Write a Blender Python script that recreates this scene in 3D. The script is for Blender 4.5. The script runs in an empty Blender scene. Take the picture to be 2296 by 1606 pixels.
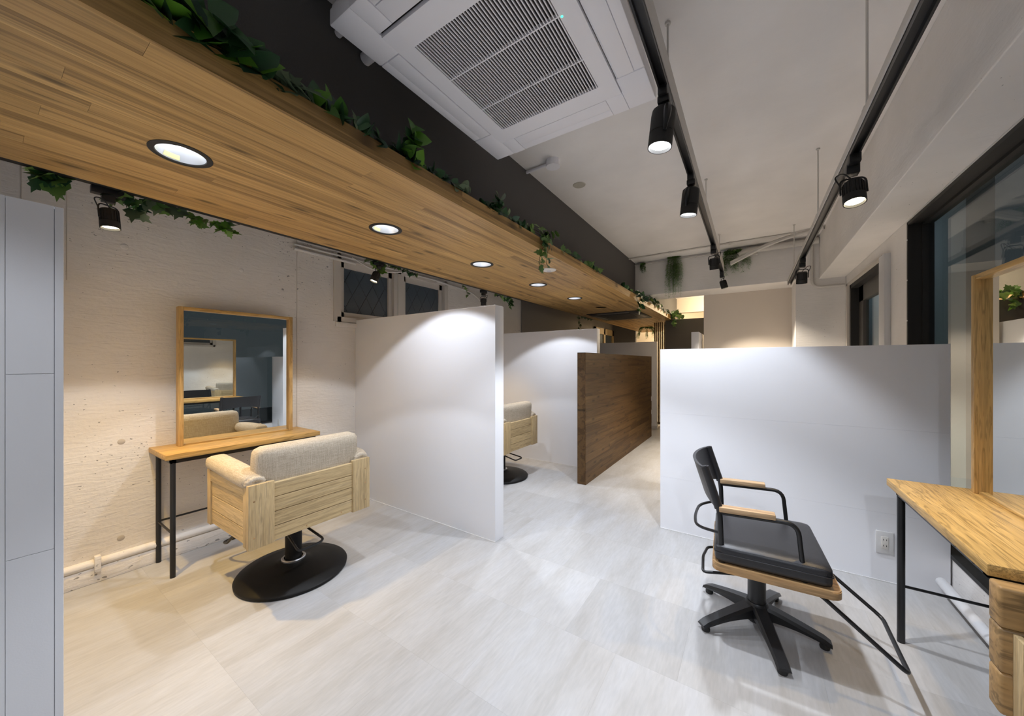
import bpy, bmesh, math, random
from mathutils import Vector, Matrix
S = bpy.context.scene
COL = S.collection
PI = math.pi
# ------------------------------------------------------------------ camera
H = 1.19                                   # eye height, metres
FPX, HX, HY = 804.0, 1148.0, 813.0         # focal length and horizon in the 2296x1606 frame
TH = math.atan(535 / 804.0)
CT, ST = math.cos(TH), math.sin(TH)
cam = bpy.data.cameras.new('camera')
cam.sensor_width = 36.0
cam.lens = 36.0 * FPX / 2296.0
cam.shift_y = 10.0 / 2296.0
cam.clip_start = 0.02
co = bpy.data.objects.new('camera', cam)
co.location = (0, 0, H)
co.rotation_euler = (PI / 2, 0, TH)
COL.objects.link(co)
S.camera = co
# ------------------------------------------------------------------ world, exposure
W = bpy.data.worlds.new('night_sky'); S.world = W
W.use_nodes = True
W.node_tree.nodes['Background'].inputs[0].default_value = (0.37, 0.42, 0.45, 1)
W.node_tree.nodes['Background'].inputs[1].default_value = 0.05
S.view_settings.view_transform = 'Standard'
S.view_settings.look = 'None'
S.view_settings.exposure = 1.1
S.view_settings.gamma = 1.0
S.view_settings.use_curve_mapping = False
COOL = (0.83, 0.895, 1.0)
WARM = (1.0, 0.68, 0.28)
SOFTW = (1.0, 0.88, 0.72)
E_BIG, E_DOWN, E_LEFT, E_R2, E_FAR = 36.0, 18.0, 14.0, 11.0, 45.0

# ------------------------------------------------------------------ pixel rays -> points on known planes
def _ud(px): return (px - HX) / FPX
def at_x(px, py, X):
    u = _ud(px); d = X / (u * CT - ST)
    return Vector((X, d * (u * ST + CT), H - (py - HY) * d / FPX))
def at_y(px, py, Y):
    u = _ud(px); d = Y / (u * ST + CT)
    return Vector((d * (u * CT - ST), Y, H - (py - HY) * d / FPX))
def at_z(px, py, z):
    d = FPX * (H - z) / (py - HY); u = _ud(px)
    return Vector((d * (u * CT - ST), d * (u * ST + CT), z))

# ------------------------------------------------------------------ materials
def mat_new(name):
    m = bpy.data.materials.new(name); m.use_nodes = True
    nt = m.node_tree; b = nt.nodes['Principled BSDF']
    return m, nt, b
def plain(name, col, rough=0.5, metal=0.0, spec=0.5, emit=None, es=1.0, bump=0.0, bscale=200.0, sheen=0.0):
    m, nt, b = mat_new(name)
    b.inputs['Base Color'].default_value = (*col, 1)
    b.inputs['Roughness'].default_value = rough
    b.inputs['Metallic'].default_value = metal
    b.inputs['Specular IOR Level'].default_value = spec
    if emit:
        b.inputs['Emission Color'].default_value = (*emit, 1)
        b.inputs['Emission Strength'].default_value = es
    if bump:
        tc = nt.nodes.new('ShaderNodeTexCoord'); n = nt.nodes.new('ShaderNodeTexNoise')
        n.inputs['Scale'].default_value = bscale; n.inputs['Detail'].default_value = 3
        bp = nt.nodes.new('ShaderNodeBump'); bp.inputs['Strength'].default_value = bump; bp.inputs['Distance'].default_value = 0.002
        nt.links.new(tc.outputs['Object'], n.inputs['Vector'])
        nt.links.new(n.outputs['Fac'], bp.inputs['Height']); nt.links.new(bp.outputs['Normal'], b.inputs['Normal'])
    return m
def ramp(nt, stops):
    r = nt.nodes.new('ShaderNodeValToRGB'); e = r.color_ramp.elements
    while len(e) < len(stops): e.new(0.5)
    for i, (p, c) in enumerate(stops):
        e[i].position = p; e[i].color = (*c, 1) if len(c) == 3 else c
    return r
def wood(name, dark, mid, light, axis=1, stretch=0.045, scale=14.0, knots=0.0, rough=0.45, vary=0.25, rings=0.35, spec=0.3, freq=34.0, rmin=0.2, kplane='xy'):
    """grain runs along local axis; every object gets its own cut of the log (Object Info random)"""
    m, nt, b = mat_new(name); L = nt.links.new; N = nt.nodes.new
    tc = N('ShaderNodeTexCoord'); oi = N('ShaderNodeObjectInfo')
    off = N('ShaderNodeVectorMath'); off.operation = 'SCALE'; off.inputs[0].default_value = (37.3, 71.9, 53.1)
    L(oi.outputs['Random'], off.inputs['Scale'])
    ad = N('ShaderNodeVectorMath'); ad.operation = 'ADD'
    L(tc.outputs['Object'], ad.inputs[0]); L(off.outputs['Vector'], ad.inputs[1])
    mp = N('ShaderNodeMapping'); sc = [1.0, 1.0, 1.0]; sc[axis] = stretch
    mp.inputs['Scale'].default_value = sc
    L(ad.outputs['Vector'], mp.inputs['Vector'])
    n1 = N('ShaderNodeTexNoise'); n1.inputs['Scale'].default_value = scale; n1.inputs['Detail'].default_value = 5; n1.inputs['Roughness'].default_value = 0.6; n1.inputs['Distortion'].default_value = 0.6
    L(mp.outputs['Vector'], n1.inputs['Vector'])
    n2 = N('ShaderNodeTexNoise'); n2.inputs['Scale'].default_value = scale * 9; n2.inputs['Detail'].default_value = 2
    L(mp.outputs['Vector'], n2.inputs['Vector'])
    wv = N('ShaderNodeMath'); wv.operation = 'MULTIPLY'; wv.inputs[1].default_value = freq
    L(n1.outputs['Fac'], wv.inputs[0])
    sn = N('ShaderNodeMath'); sn.operation = 'SINE'; L(wv.outputs[0], sn.inputs[0])
    r1 = ramp(nt, [(0.30, dark), (0.48, mid), (0.70, light)]); L(n1.outputs['Fac'], r1.inputs['Fac'])
    rg = N('ShaderNodeMapRange'); rg.inputs['From Min'].default_value = rmin; rg.inputs['From Max'].default_value = 1.0
    rg.inputs['To Min'].default_value = 1.0; rg.inputs['To Max'].default_value = 1.0 - rings; L(sn.outputs[0], rg.inputs['Value'])
    fg = N('ShaderNodeMapRange'); fg.inputs['From Min'].default_value = 0.3; fg.inputs['From Max'].default_value = 0.7
    fg.inputs['To Min'].default_value = 0.82; fg.inputs['To Max'].default_value = 1.1; L(n2.outputs['Fac'], fg.inputs['Value'])
    vr = N('ShaderNodeMapRange'); vr.inputs['To Min'].default_value = 1 - vary; vr.inputs['To Max'].default_value = 1 + vary * 0.6; L(oi.outputs['Random'], vr.inputs['Value'])
    m1 = N('ShaderNodeMath'); m1.operation = 'MULTIPLY'; L(rg.outputs[0], m1.inputs[0]); L(fg.outputs[0], m1.inputs[1])
    m2 = N('ShaderNodeMath'); m2.operation = 'MULTIPLY'; L(m1.outputs[0], m2.inputs[0]); L(vr.outputs[0], m2.inputs[1])
    last = m2
    if knots:
        mk = N('ShaderNodeMapping'); ks = [1.0, 1.0, 1.0]; ks[axis] = 0.30; mk.inputs['Scale'].default_value = ks
        sp = N('ShaderNodeSeparateXYZ'); cb = N('ShaderNodeCombineXYZ'); L(ad.outputs['Vector'], sp.inputs[0])
        L(sp.outputs['X' if kplane == 'xy' else 'Z'], cb.inputs['X']); L(sp.outputs['Y'], cb.inputs['Y'])
        L(cb.outputs[0], mk.inputs['Vector'])
        vo = N('ShaderNodeTexVoronoi'); vo.voronoi_dimensions = '2D'; vo.inputs['Scale'].default_value = knots; vo.inputs['Randomness'].default_value = 1.0
        L(mk.outputs['Vector'], vo.inputs['Vector'])
        kr = N('ShaderNodeMapRange'); kr.inputs['From Min'].default_value = 0.02; kr.inputs['From Max'].default_value = 0.10
        kr.inputs['To Min'].default_value = 0.35; kr.inputs['To Max'].default_value = 1.0; L(vo.outputs['Distance'], kr.inputs['Value'])
        m3 = N('ShaderNodeMath'); m3.operation = 'MULTIPLY'; L(m2.outputs[0], m3.inputs[0]); L(kr.outputs[0], m3.inputs[1]); last = m3
    mx = N('ShaderNodeVectorMath'); mx.operation = 'SCALE'; L(r1.outputs['Color'], mx.inputs[0]); L(last.outputs[0], mx.inputs['Scale'])
    L(mx.outputs['Vector'], b.inputs['Base Color'])
    b.inputs['Roughness'].default_value = rough; b.inputs['Specular IOR Level'].default_value = spec
    bp = N('ShaderNodeBump'); bp.inputs['Strength'].default_value = 0.12; bp.inputs['Distance'].default_value = 0.001
    L(n2.outputs['Fac'], bp.inputs['Height']); L(bp.outputs['Normal'], b.inputs['Normal'])
    return m
def plaster(name, col, pits=1.0, bump=0.35):
    """painted concrete: trowel marks, blow holes"""
    m, nt, b = mat_new(name); L = nt.links.new; N = nt.nodes.new
    tc = N('ShaderNodeTexCoord')
    n1 = N('ShaderNodeTexNoise'); n1.inputs['Scale'].default_value = 2.2; n1.inputs['Detail'].default_value = 6; L(tc.outputs['Object'], n1.inputs['Vector'])
    n2 = N('ShaderNodeTexNoise'); n2.inputs['Scale'].default_value = 60; n2.inputs['Detail'].default_value = 4; L(tc.outputs['Object'], n2.inputs['Vector'])
    vm = N('ShaderNodeMapping'); vm.inputs['Scale'].default_value = (1, 0.55, 1); L(tc.outputs['Object'], vm.inputs['Vector'])
    nd = N('ShaderNodeTexNoise'); nd.inputs['Scale'].default_value = 30; L(tc.outputs['Object'], nd.inputs['Vector'])
    mixv = N('ShaderNodeVectorMath'); mixv.operation = 'MULTIPLY_ADD'; mixv.inputs[1].default_value = (0.03, 0.03, 0.03)
    L(nd.outputs['Color'], mixv.inputs[0]); L(vm.outputs['Vector'], mixv.inputs[2])
    vo = N('ShaderNodeTexVoronoi'); vo.inputs['Scale'].default_value = 52; L(mixv.outputs['Vector'], vo.inputs['Vector'])
    # only a share of the cells carries a pit, and pits gather in patches
    sep = N('ShaderNodeSeparateColor'); L(vo.outputs['Color'], sep.inputs['Color'])
    np_ = N('ShaderNodeTexNoise'); np_.inputs['Scale'].default_value = 1.6; L(tc.outputs['Object'], np_.inputs['Vector'])
    th = N('ShaderNodeMapRange'); th.inputs['From Min'].default_value = 0.35; th.inputs['From Max'].default_value = 0.65
    th.inputs['To Min'].default_value = 0.0; th.inputs['To Max'].default_value = 0.36 * pits; L(np_.outputs['Fac'], th.inputs['Value'])
    ml = N('ShaderNodeMath'); ml.operation = 'MULTIPLY'; L(sep.outputs[0], ml.inputs[0]); L(th.outputs[0], ml.inputs[1])
    lt = N('ShaderNodeMath'); lt.operation = 'LESS_THAN'; L(vo.outputs['Distance'], lt.inputs[0]); L(ml.outputs[0], lt.inputs[1])
    r = ramp(nt, [(0.25, tuple(c * 0.90 for c in col)), (0.75, tuple(min(1, c * 1.05) for c in col))]); L(n1.outputs['Fac'], r.inputs['Fac'])
    mx = N('ShaderNodeMix'); mx.data_type = 'RGBA'; L(lt.outputs[0], mx.inputs['Factor']); L(r.outputs['Color'], mx.inputs['A']); mx.inputs['B'].default_value = (*[c * 0.42 for c in col], 1)
    L(mx.outputs['Result'], b.inputs['Base Color'])
    b.inputs['Roughness'].default_value = 0.75; b.inputs['Specular IOR Level'].default_value = 0.25
    # long trowel strokes
    tm = N('ShaderNodeMapping'); tm.inputs['Scale'].default_value = (1, 2.0, 9.0); tm.inputs['Rotation'].default_value = (0.12, 0, 0); L(tc.outputs['Object'], tm.inputs['Vector'])
    ts = N('ShaderNodeTexNoise'); ts.inputs['Scale'].default_value = 4; ts.inputs['Detail'].default_value = 6; ts.inputs['Distortion'].default_value = 1.2; L(tm.outputs['Vector'], ts.inputs['Vector'])
    h1 = N('ShaderNodeMath'); h1.operation = 'MULTIPLY_ADD'; h1.inputs[1].default_value = 0.3; L(n2.outputs['Fac'], h1.inputs[0]); L(ts.outputs['Fac'], h1.inputs[2])
    h2 = N('ShaderNodeMath'); h2.operation = 'SUBTRACT'; L(h1.outputs[0], h2.inputs[0]); L(lt.outputs[0], h2.inputs[1])
    bp = N('ShaderNodeBump'); bp.inputs['Strength'].default_value = bump; bp.inputs['Distance'].default_value = 0.010
    L(h2.outputs[0], bp.inputs['Height']); L(bp.outputs['Normal'], b.inputs['Normal'])
    return m
def tile_mat():
    m, nt, b = mat_new('floor_tile'); L = nt.links.new; N = nt.nodes.new
    tc = N('ShaderNodeTexCoord'); oi = N('ShaderNodeObjectInfo')
    off = N('ShaderNodeVectorMath'); off.operation = 'SCALE'; off.inputs[0].default_value = (31.7, 77.1, 0); L(oi.outputs['Random'], off.inputs['Scale'])
    ad = N('ShaderNodeVectorMath'); ad.operation = 'ADD'; L(tc.outputs['Object'], ad.inputs[0]); L(off.outputs['Vector'], ad.inputs[1])
    mp = N('ShaderNodeMapping'); mp.inputs['Scale'].default_value = (1, 0.16, 1); L(ad.outputs['Vector'], mp.inputs['Vector'])
    n1 = N('ShaderNodeTexNoise'); n1.inputs['Scale'].default_value = 11; n1.inputs['Detail'].default_value = 6; n1.inputs['Distortion'].default_value = 0.5; L(mp.outputs['Vector'], n1.inputs['Vector'])
    n2 = N('ShaderNodeTexNoise'); n2.inputs['Scale'].default_value = 90; n2.inputs['Detail'].default_value = 3; L(mp.outputs['Vector'], n2.inputs['Vector'])
    r = ramp(nt, [(0.25, (0.42, 0.40, 0.378)), (0.5, (0.475, 0.462, 0.450)), (0.75, (0.505, 0.50, 0.505))]); L(n1.outputs['Fac'], r.inputs['Fac'])
    f = N('ShaderNodeMapRange'); f.inputs['From Min'].default_value = 0.3; f.inputs['From Max'].default_value = 0.7; f.inputs['To Min'].default_value = 0.93; f.inputs['To Max'].default_value = 1.04; L(n2.outputs['Fac'], f.inputs['Value'])
    v = N('ShaderNodeMapRange'); v.inputs['To Min'].default_value = 0.93; v.inputs['To Max'].default_value = 1.05; L(oi.outputs['Random'], v.inputs['Value'])
    mm = N('ShaderNodeMath'); mm.operation = 'MULTIPLY'; L(f.outputs[0], mm.inputs[0]); L(v.outputs[0], mm.inputs[1])
    sc = N('ShaderNodeVectorMath'); sc.operation = 'SCALE'; L(r.outputs['Color'], sc.inputs[0]); L(mm.outputs[0], sc.inputs['Scale'])
    L(sc.outputs['Vector'], b.inputs['Base Color'])
    b.inputs['Roughness'].default_value = 0.42; b.inputs['Specular IOR Level'].default_value = 0.35
    bp = N('ShaderNodeBump'); bp.inputs['Strength'].default_value = 0.15; bp.inputs['Distance'].default_value = 0.001; L(n2.outputs['Fac'], bp.inputs['Height']); L(bp.outputs['Normal'], b.inputs['Normal'])
    return m
def glass_mat(name, tint=(0.9, 0.96, 0.97), ior=1.5):
    m = bpy.data.materials.new(name); m.use_nodes = True; nt = m.node_tree; nt.nodes.clear(); N = nt.nodes.new; L = nt.links.new
    o = N('ShaderNodeOutputMaterial'); t = N('ShaderNodeBsdfTransparent'); t.inputs[0].default_value = (*tint, 1)
    g = N('ShaderNodeBsdfGlossy'); g.inputs['Roughness'].default_value = 0.0; lw = N('ShaderNodeLayerWeight'); lw.inputs['Blend'].default_value = 0.5
    # Schlick reflectance, the same from both sides of the pane
    r0 = ((ior - 1) / (ior + 1)) ** 2
    pw_ = N('ShaderNodeMath'); pw_.operation = 'POWER'; pw_.inputs[1].default_value = 5.0; L(lw.outputs['Facing'], pw_.inputs[0])
    fr = N('ShaderNodeMath'); fr.operation = 'MULTIPLY_ADD'; fr.inputs[1].default_value = 1 - r0; fr.inputs[2].default_value = r0; L(pw_.outputs[0], fr.inputs[0])
    mx = N('ShaderNodeMixShader'); L(fr.outputs[0], mx.inputs[0]); L(t.outputs[0], mx.inputs[1]); L(g.outputs[0], mx.inputs[2]); L(mx.outputs[0], o.inputs[0])
    return m
def leaf_mat(name, c0, c1, rough=0.4):
    m, nt, b = mat_new(name); L = nt.links.new; N = nt.nodes.new
    oi = N('ShaderNodeObjectInfo'); tc = N('ShaderNodeTexCoord'); n = N('ShaderNodeTexNoise'); n.inputs['Scale'].default_value = 60; L(tc.outputs['Object'], n.inputs['Vector'])
    a = N('ShaderNodeMath'); a.operation = 'MULTIPLY_ADD'; a.inputs[1].default_value = 0.5; L(n.outputs['Fac'], a.inputs[0]); L(oi.outputs['Random'], a.inputs[2])
    s = N('ShaderNodeMath'); s.operation = 'SUBTRACT'; s.inputs[1].default_value = 0.25; L(a.outputs[0], s.inputs[0])
    r = ramp(nt, [(0.1, c0), (0.9, c1)]); L(s.outputs[0], r.inputs['Fac']); L(r.outputs['Color'], b.inputs['Base Color'])
    b.inputs['Roughness'].default_value = rough
    return m
def linen_mat():
    m, nt, b = mat_new('linen'); L = nt.links.new; N = nt.nodes.new
    tc = N('ShaderNodeTexCoord')
    hs = []
    for sc in ((900, 900, 40), (40, 900, 900), (900, 40, 900)):
        mp = N('ShaderNodeMapping'); mp.inputs['Scale'].default_value = sc; L(tc.outputs['Object'], mp.inputs['Vector'])
        n = N('ShaderNodeTexNoise'); n.inputs['Scale'].default_value = 0.35; n.inputs['Detail'].default_value = 1; L(mp.outputs['Vector'], n.inputs['Vector']); hs.append(n)
    a = N('ShaderNodeMath'); a.operation = 'ADD'; L(hs[0].outputs['Fac'], a.inputs[0]); L(hs[1].outputs['Fac'], a.inputs[1])
    a2 = N('ShaderNodeMath'); a2.operation = 'ADD'; L(a.outputs[0], a2.inputs[0]); L(hs[2].outputs['Fac'], a2.inputs[1])
    f = N('ShaderNodeMapRange'); f.inputs['From Min'].default_value = 1.2; f.inputs['From Max'].default_value = 1.8; L(a2.outputs[0], f.inputs['Value'])
    r = ramp(nt, [(0, (0.40, 0.335, 0.25)), (1, (0.55, 0.475, 0.375))]); L(f.outputs[0], r.inputs['Fac']); L(r.outputs['Color'], b.inputs['Base Color'])
    b.inputs['Roughness'].default_value = 0.9; b.inputs['Specular IOR Level'].default_value = 0.15
    wr = N('ShaderNodeTexNoise'); wr.inputs['Scale'].default_value = 14; wr.inputs['Detail'].default_value = 2; L(tc.outputs['Object'], wr.inputs['Vector'])
    hh = N('ShaderNodeMath'); hh.operation = 'MULTIPLY_ADD'; hh.inputs[1].default_value = 4.0; L(wr.outputs['Fac'], hh.inputs[0]); L(f.outputs[0], hh.inputs[2])
    bp = N('ShaderNodeBump'); bp.inputs['Strength'].default_value = 0.25; bp.inputs['Distance'].default_value = 0.003; L(hh.outputs[0], bp.inputs['Height']); L(bp.outputs['Normal'], b.inputs['Normal'])
    return m

M = {}
M['soffit'] = wood('soffit_wood', (0.25, 0.142, 0.050), (0.48, 0.285, 0.100), (0.64, 0.40, 0.155), 1, 0.028, 15, knots=4.5, rough=0.5, vary=0.13, rings=0.26)
M['fascia'] = M['soffit']
M['walnut'] = wood('partition_wood', (0.060, 0.030, 0.010), (0.108, 0.057, 0.020), (0.155, 0.088, 0.032), 1, 0.04, 16, knots=6, rough=0.5, vary=0.14, rings=0.25, kplane='zy')
M['oak'] = wood('chair_oak_along_y', (0.46, 0.33, 0.165), (0.54, 0.395, 0.205), (0.60, 0.45, 0.25), 1, 0.045, 38, rough=0.5, vary=0.08, rings=0.22)
M['oak_z'] = wood('chair_oak_along_z', (0.45, 0.32, 0.16), (0.53, 0.385, 0.20), (0.59, 0.44, 0.245), 2, 0.05, 42, rough=0.5, vary=0.10, rings=0.24)
M['oak_x'] = wood('chair_oak_along_x', (0.46, 0.33, 0.165), (0.54, 0.395, 0.205), (0.60, 0.45, 0.25), 0, 0.045, 38, rough=0.5, vary=0.08, rings=0.22)
M['ash_y'] = wood('table_ash_along_y', (0.47, 0.275, 0.082), (0.555, 0.34, 0.113), (0.61, 0.385, 0.137), 1, 0.055, 12, rough=0.38, vary=0.06, rings=0.36, freq=80, rmin=.35)
M['ash_z'] = wood('frame_ash_along_z', (0.46, 0.285, 0.10), (0.56, 0.355, 0.135), (0.62, 0.41, 0.17), 2, 0.05, 20, rough=0.42, vary=0.06, rings=0.30, freq=70, rmin=.4)
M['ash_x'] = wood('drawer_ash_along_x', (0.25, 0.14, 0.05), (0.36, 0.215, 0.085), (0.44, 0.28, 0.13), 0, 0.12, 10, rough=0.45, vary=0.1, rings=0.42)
M['arm_oak'] = wood('armrest_wood', (0.42, 0.26, 0.14), (0.55, 0.37, 0.21), (0.62, 0.44, 0.27), 0, 0.05, 16, rough=0.45, vary=0.05, rings=0.2)
M['seat_oak'] = wood('seat_board_wood', (0.33, 0.18, 0.075), (0.47, 0.28, 0.125), (0.56, 0.36, 0.18), 0, 0.06, 12, rough=0.42, vary=0.02, rings=0.3)
M['wall'] = plaster('painted_concrete_wall', (0.80, 0.75, 0.69), 1.0, 0.45)
M['wallR'] = plaster('painted_concrete_right', (0.86, 0.83, 0.80), 0.35, 0.25)
M['ceil'] = plaster('ceiling_paint', (0.88, 0.85, 0.83), 0.12, 0.12)
M['white'] = plain('partition_white', (0.86, 0.86, 0.885), 0.55, bump=0.08, bscale=300)
M['beige'] = plain('far_wall_beige', (0.74, 0.66, 0.57), 0.8, bump=0.1, bscale=60)
M['grey'] = plain('dark_grey_wall', (0.10, 0.095, 0.092), 0.85, bump=0.5, bscale=140)
M['greige'] = plain('grey_beige_wall', (0.21, 0.19, 0.172), 0.8, bump=0.2, bscale=60)
M['tile'] = tile_mat()
M['sub'] = plain('tile_joint', (0.40, 0.385, 0.37), 0.9)
M['acw'] = plain('air_conditioner_plastic', (0.92, 0.91, 0.95), 0.4)
M['acd'] = plain('air_conditioner_dark', (0.012, 0.012, 0.013), 0.7)
M['black'] = plain('black_powder_coat', (0.012, 0.012, 0.013), 0.38)
M['blackm'] = plain('black_matte', (0.016, 0.015, 0.014), 0.6)
M['rubber'] = plain('black_base_lacquer', (0.007, 0.006, 0.005), 0.5, spec=0.22, bump=0.08, bscale=900)
M['leather'] = plain('black_leather', (0.022, 0.022, 0.025), 0.36, bump=0.25, bscale=420)
M['seam'] = plain('grey_thread', (0.35, 0.35, 0.37), 0.7)
M['chrome'] = plain('brushed_steel', (0.62, 0.62, 0.64), 0.3, 1.0)
M['reflector'] = plain('reflector_aluminium', (0.80, 0.83, 0.88), 0.35, 0.6)
M['lampwhite'] = plain('lamp_lens_lit_cool', (0.9, 0.9, 0.9), 0.4, emit=(0.95, 0.97, 1.0), es=9.0)
M['lampsoft'] = plain('downlight_lens_lit', (0.9, 0.9, 0.9), 0.4, emit=(0.95, 0.97, 1.0), es=5.0)
M['lampwarm'] = plain('lamp_lens_lit_warm', (0.9, 0.9, 0.8), 0.4, emit=(1.0, 0.88, 0.62), es=7.0)
M['linen'] = linen_mat()
M['mirror'] = plain('mirror_silver', (0.86, 0.89, 0.88), 0.0, 1.0)
M['glass'] = glass_mat('window_glass', (0.90, 0.95, 0.96), 1.5)
M['frost'] = plain('wired_glass', (0.085, 0.105, 0.125), 0.25)
M['wire'] = plain('wire_in_glass', (0.045, 0.055, 0.065), 0.5)
M['framewhite'] = plain('painted_window_frame', (0.62, 0.57, 0.51), 0.5)
M['framebrown'] = plain('window_reveal_paint', (0.50, 0.44, 0.37), 0.6)
M['framegrey'] = plain('bronze_sash', (0.085, 0.078, 0.07), 0.45)
M['pipe'] = plain('painted_pipe', (0.66, 0.63, 0.59), 0.5)
M['pipew'] = plain('white_pvc', (0.68, 0.68, 0.69), 0.4)
M['outlet'] = plain('outlet_plastic', (0.72, 0.71, 0.70), 0.4)
M['sticker'] = plain('sticker_yellow', (0.72, 0.70, 0.36), 0.6)
M['labelw'] = plain('label_white', (0.80, 0.79, 0.78), 0.4)
M['ink'] = plain('label_print', (0.03, 0.03, 0.035), 0.6)
M['led'] = plain('green_indicator', (0.02, 0.3, 0.15), 0.4, emit=(0.05, 0.8, 0.4), es=1.5)
M['speaker'] = plain('ceiling_cover_beige', (0.46, 0.43, 0.36), 0.7)
M['detector'] = plain('detector_white', (0.74, 0.71, 0.66), 0.5)
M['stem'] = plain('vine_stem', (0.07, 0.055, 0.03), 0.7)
M['leaf_dark'] = leaf_mat('ivy_dark', (0.014, 0.05, 0.025), (0.05, 0.14, 0.045))
M['leaf_bright'] = leaf_mat('pothos_bright', (0.055, 0.17, 0.015), (0.14, 0.32, 0.025))
M['leaf_grey'] = leaf_mat('ivy_grey_green', (0.085, 0.13, 0.07), (0.17, 0.225, 0.13), 0.7)
M['leaf_ivy'] = leaf_mat('ivy_mid_green', (0.09, 0.19, 0.045), (0.19, 0.31, 0.075))
M['fern'] = leaf_mat('fern_green', (0.14, 0.25, 0.07), (0.25, 0.40, 0.13), 0.7)
M['extwall'] = plain('outside_wall_render', (0.24, 0.29, 0.31), 0.9, bump=0.6, bscale=9)
M['ground'] = plain('outside_paving', (0.09, 0.09, 0.09), 0.9)

# ------------------------------------------------------------------ mesh builder
def fillet(pts, r, seg=5):
    pts = [Vector(p) for p in pts]; out = [pts[0]]
    for i in range(1, len(pts) - 1):
        a, b, c = pts[i - 1], pts[i], pts[i + 1]
        u, v = (a - b), (c - b); lu, lv = u.length, v.length
        if lu < 1e-6 or lv < 1e-6: continue
        u /= lu; v /= lv
        k = min(r, lu * 0.49, lv * 0.49)
        p0, p1 = b + u * k, b + v * k
        for j in range(seg + 1):
            t = j / seg
            out.append((1 - t) ** 2 * p0 + 2 * t * (1 - t) * b + t * t * p1)
    out.append(pts[-1])
    return out
class B:
    def __init__(s): s.bm = bmesh.new()
    def box(s, x0, x1, y0, y1, z0, z1, bev=0.0, seg=2, mtx=None):
        r = bmesh.ops.create_cube(s.bm, size=1.0); vs = r['verts']
        for v in vs:
            v.co = Vector((x0 + (v.co.x + .5) * (x1 - x0), y0 + (v.co.y + .5) * (y1 - y0), z0 + (v.co.z + .5) * (z1 - z0)))
        if bev:
            es = list({e for v in vs for e in v.link_edges})
            rr = bmesh.ops.bevel(s.bm, geom=es, offset=bev, segments=seg, affect='EDGES', profile=0.5)
            vs = list({v for f in rr['faces'] for v in f.verts} | {v for v in vs if v.is_valid})
        if mtx is not None:
            for v in vs: v.co = mtx @ v.co
        return s
    def cyl(s, p0, p1, r0, r1=None, n=16, cap=True):
        p0, p1 = Vector(p0), Vector(p1); r1 = r0 if r1 is None else r1
        ax = (p1 - p0).normalized(); t = Vector((0, 0, 1)) if abs(ax.z) < .9 else Vector((1, 0, 0))
        a = ax.cross(t).normalized(); b = ax.cross(a)
        A, Bv = [], []
        for i in range(n):
            w = 2 * PI * i / n; d = a * math.cos(w) + b * math.sin(w)
            A.append(s.bm.verts.new(p0 + d * r0)); Bv.append(s.bm.verts.new(p1 + d * r1))
        for i in range(n):
            j = (i + 1) % n; s.bm.faces.new((A[i], A[j], Bv[j], Bv[i]))
        if cap: s.bm.faces.new(A[::-1]); s.bm.faces.new(Bv)
        return s
    def tube(s, pts, r, n=8, closed=False):
        pts = [Vector(p) for p in pts]; m = len(pts); rings = []
        prev = None
        for i, p in enumerate(pts):
            if closed: t = (pts[(i + 1) % m] - pts[i - 1])
            else: t = (pts[min(i + 1, m - 1)] - pts[max(i - 1, 0)])
            t.normalize()
            if prev is None:
                ref = Vector((0, 0, 1)) if abs(t.z) < .9 else Vector((1, 0, 0)); a = t.cross(ref).normalized()
            else:
                a = prev - t * prev.dot(t)
                if a.length < 1e-5:
                    ref = Vector((0, 0, 1)) if abs(t.z) < .9 else Vector((1, 0, 0)); a = t.cross(ref)
                a.normalize()
            prev = a; b = t.cross(a)
            rr = r(i / (m - 1)) if callable(r) else r
            rings.append([s.bm.verts.new(p + (a * math.cos(2 * PI * k / n) + b * math.sin(2 * PI * k / n)) * rr) for k in range(n)])
        cnt = m if closed else m - 1
        for i in range(cnt):
            A, C = rings[i], rings[(i + 1) % m]
            for k in range(n):
                j = (k + 1) % n; s.bm.faces.new((A[k], A[j], C[j], C[k]))
        if not closed: s.bm.faces.new(rings[0][::-1]); s.bm.faces.new(rings[-1])
        return s
    def lathe(s, prof, c=(0, 0, 0), n=32, mtx=None):
        c = Vector(c); rings = []
        for (r, z) in prof:
            if r < 1e-5: rings.append([s.bm.verts.new(c + Vector((0, 0, z)))])
            else: rings.append([s.bm.verts.new(c + Vector((r * math.cos(2 * PI * k / n), r * math.sin(2 * PI * k / n), z))) for k in range(n)])
        for A, C in zip(rings, rings[1:]):
            if len(A) == 1 and len(C) == 1: continue
            for k in range(n):
                j = (k + 1) % n
                if len(A) == 1: s.bm.faces.new((A[0], C[j], C[k]))
                elif len(C) == 1: s.bm.faces.new((A[k], A[j], C[0]))
                else: s.bm.faces.new((A[k], A[j], C[j], C[k]))
        if mtx is not None:
            for R in rings:
                for v in R: v.co = mtx @ v.co
        return s
    def prism(s, poly, fn):
        """poly: list of 2D points; fn(p, 0/1) -> 3D"""
        A = [s.bm.verts.new(fn(p, 0)) for p in poly]; C = [s.bm.verts.new(fn(p, 1)) for p in poly]
        n = len(poly)
        for i in range(n):
            j = (i + 1) % n; s.bm.faces.new((A[i], A[j], C[j], C[i]))
        s.bm.faces.new(A[::-1]); s.bm.faces.new(C)
        return s
    def quad(s, *p):
        s.bm.faces.new([s.bm.verts.new(Vector(q)) for q in p]); return s
    def mesh(s, name, mat, smooth=True, angle=40):
        bmesh.ops.recalc_face_normals(s.bm, faces=s.bm.faces)
        me = bpy.data.meshes.new(name); s.bm.to_mesh(me); s.bm.free()
        me.materials.append(M[mat] if isinstance(mat, str) else mat)
        if smooth:
            me.polygons.foreach_set('use_smooth', [True] * len(me.polygons))
            me.set_sharp_from_angle(angle=math.radians(angle))
        return me
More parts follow.
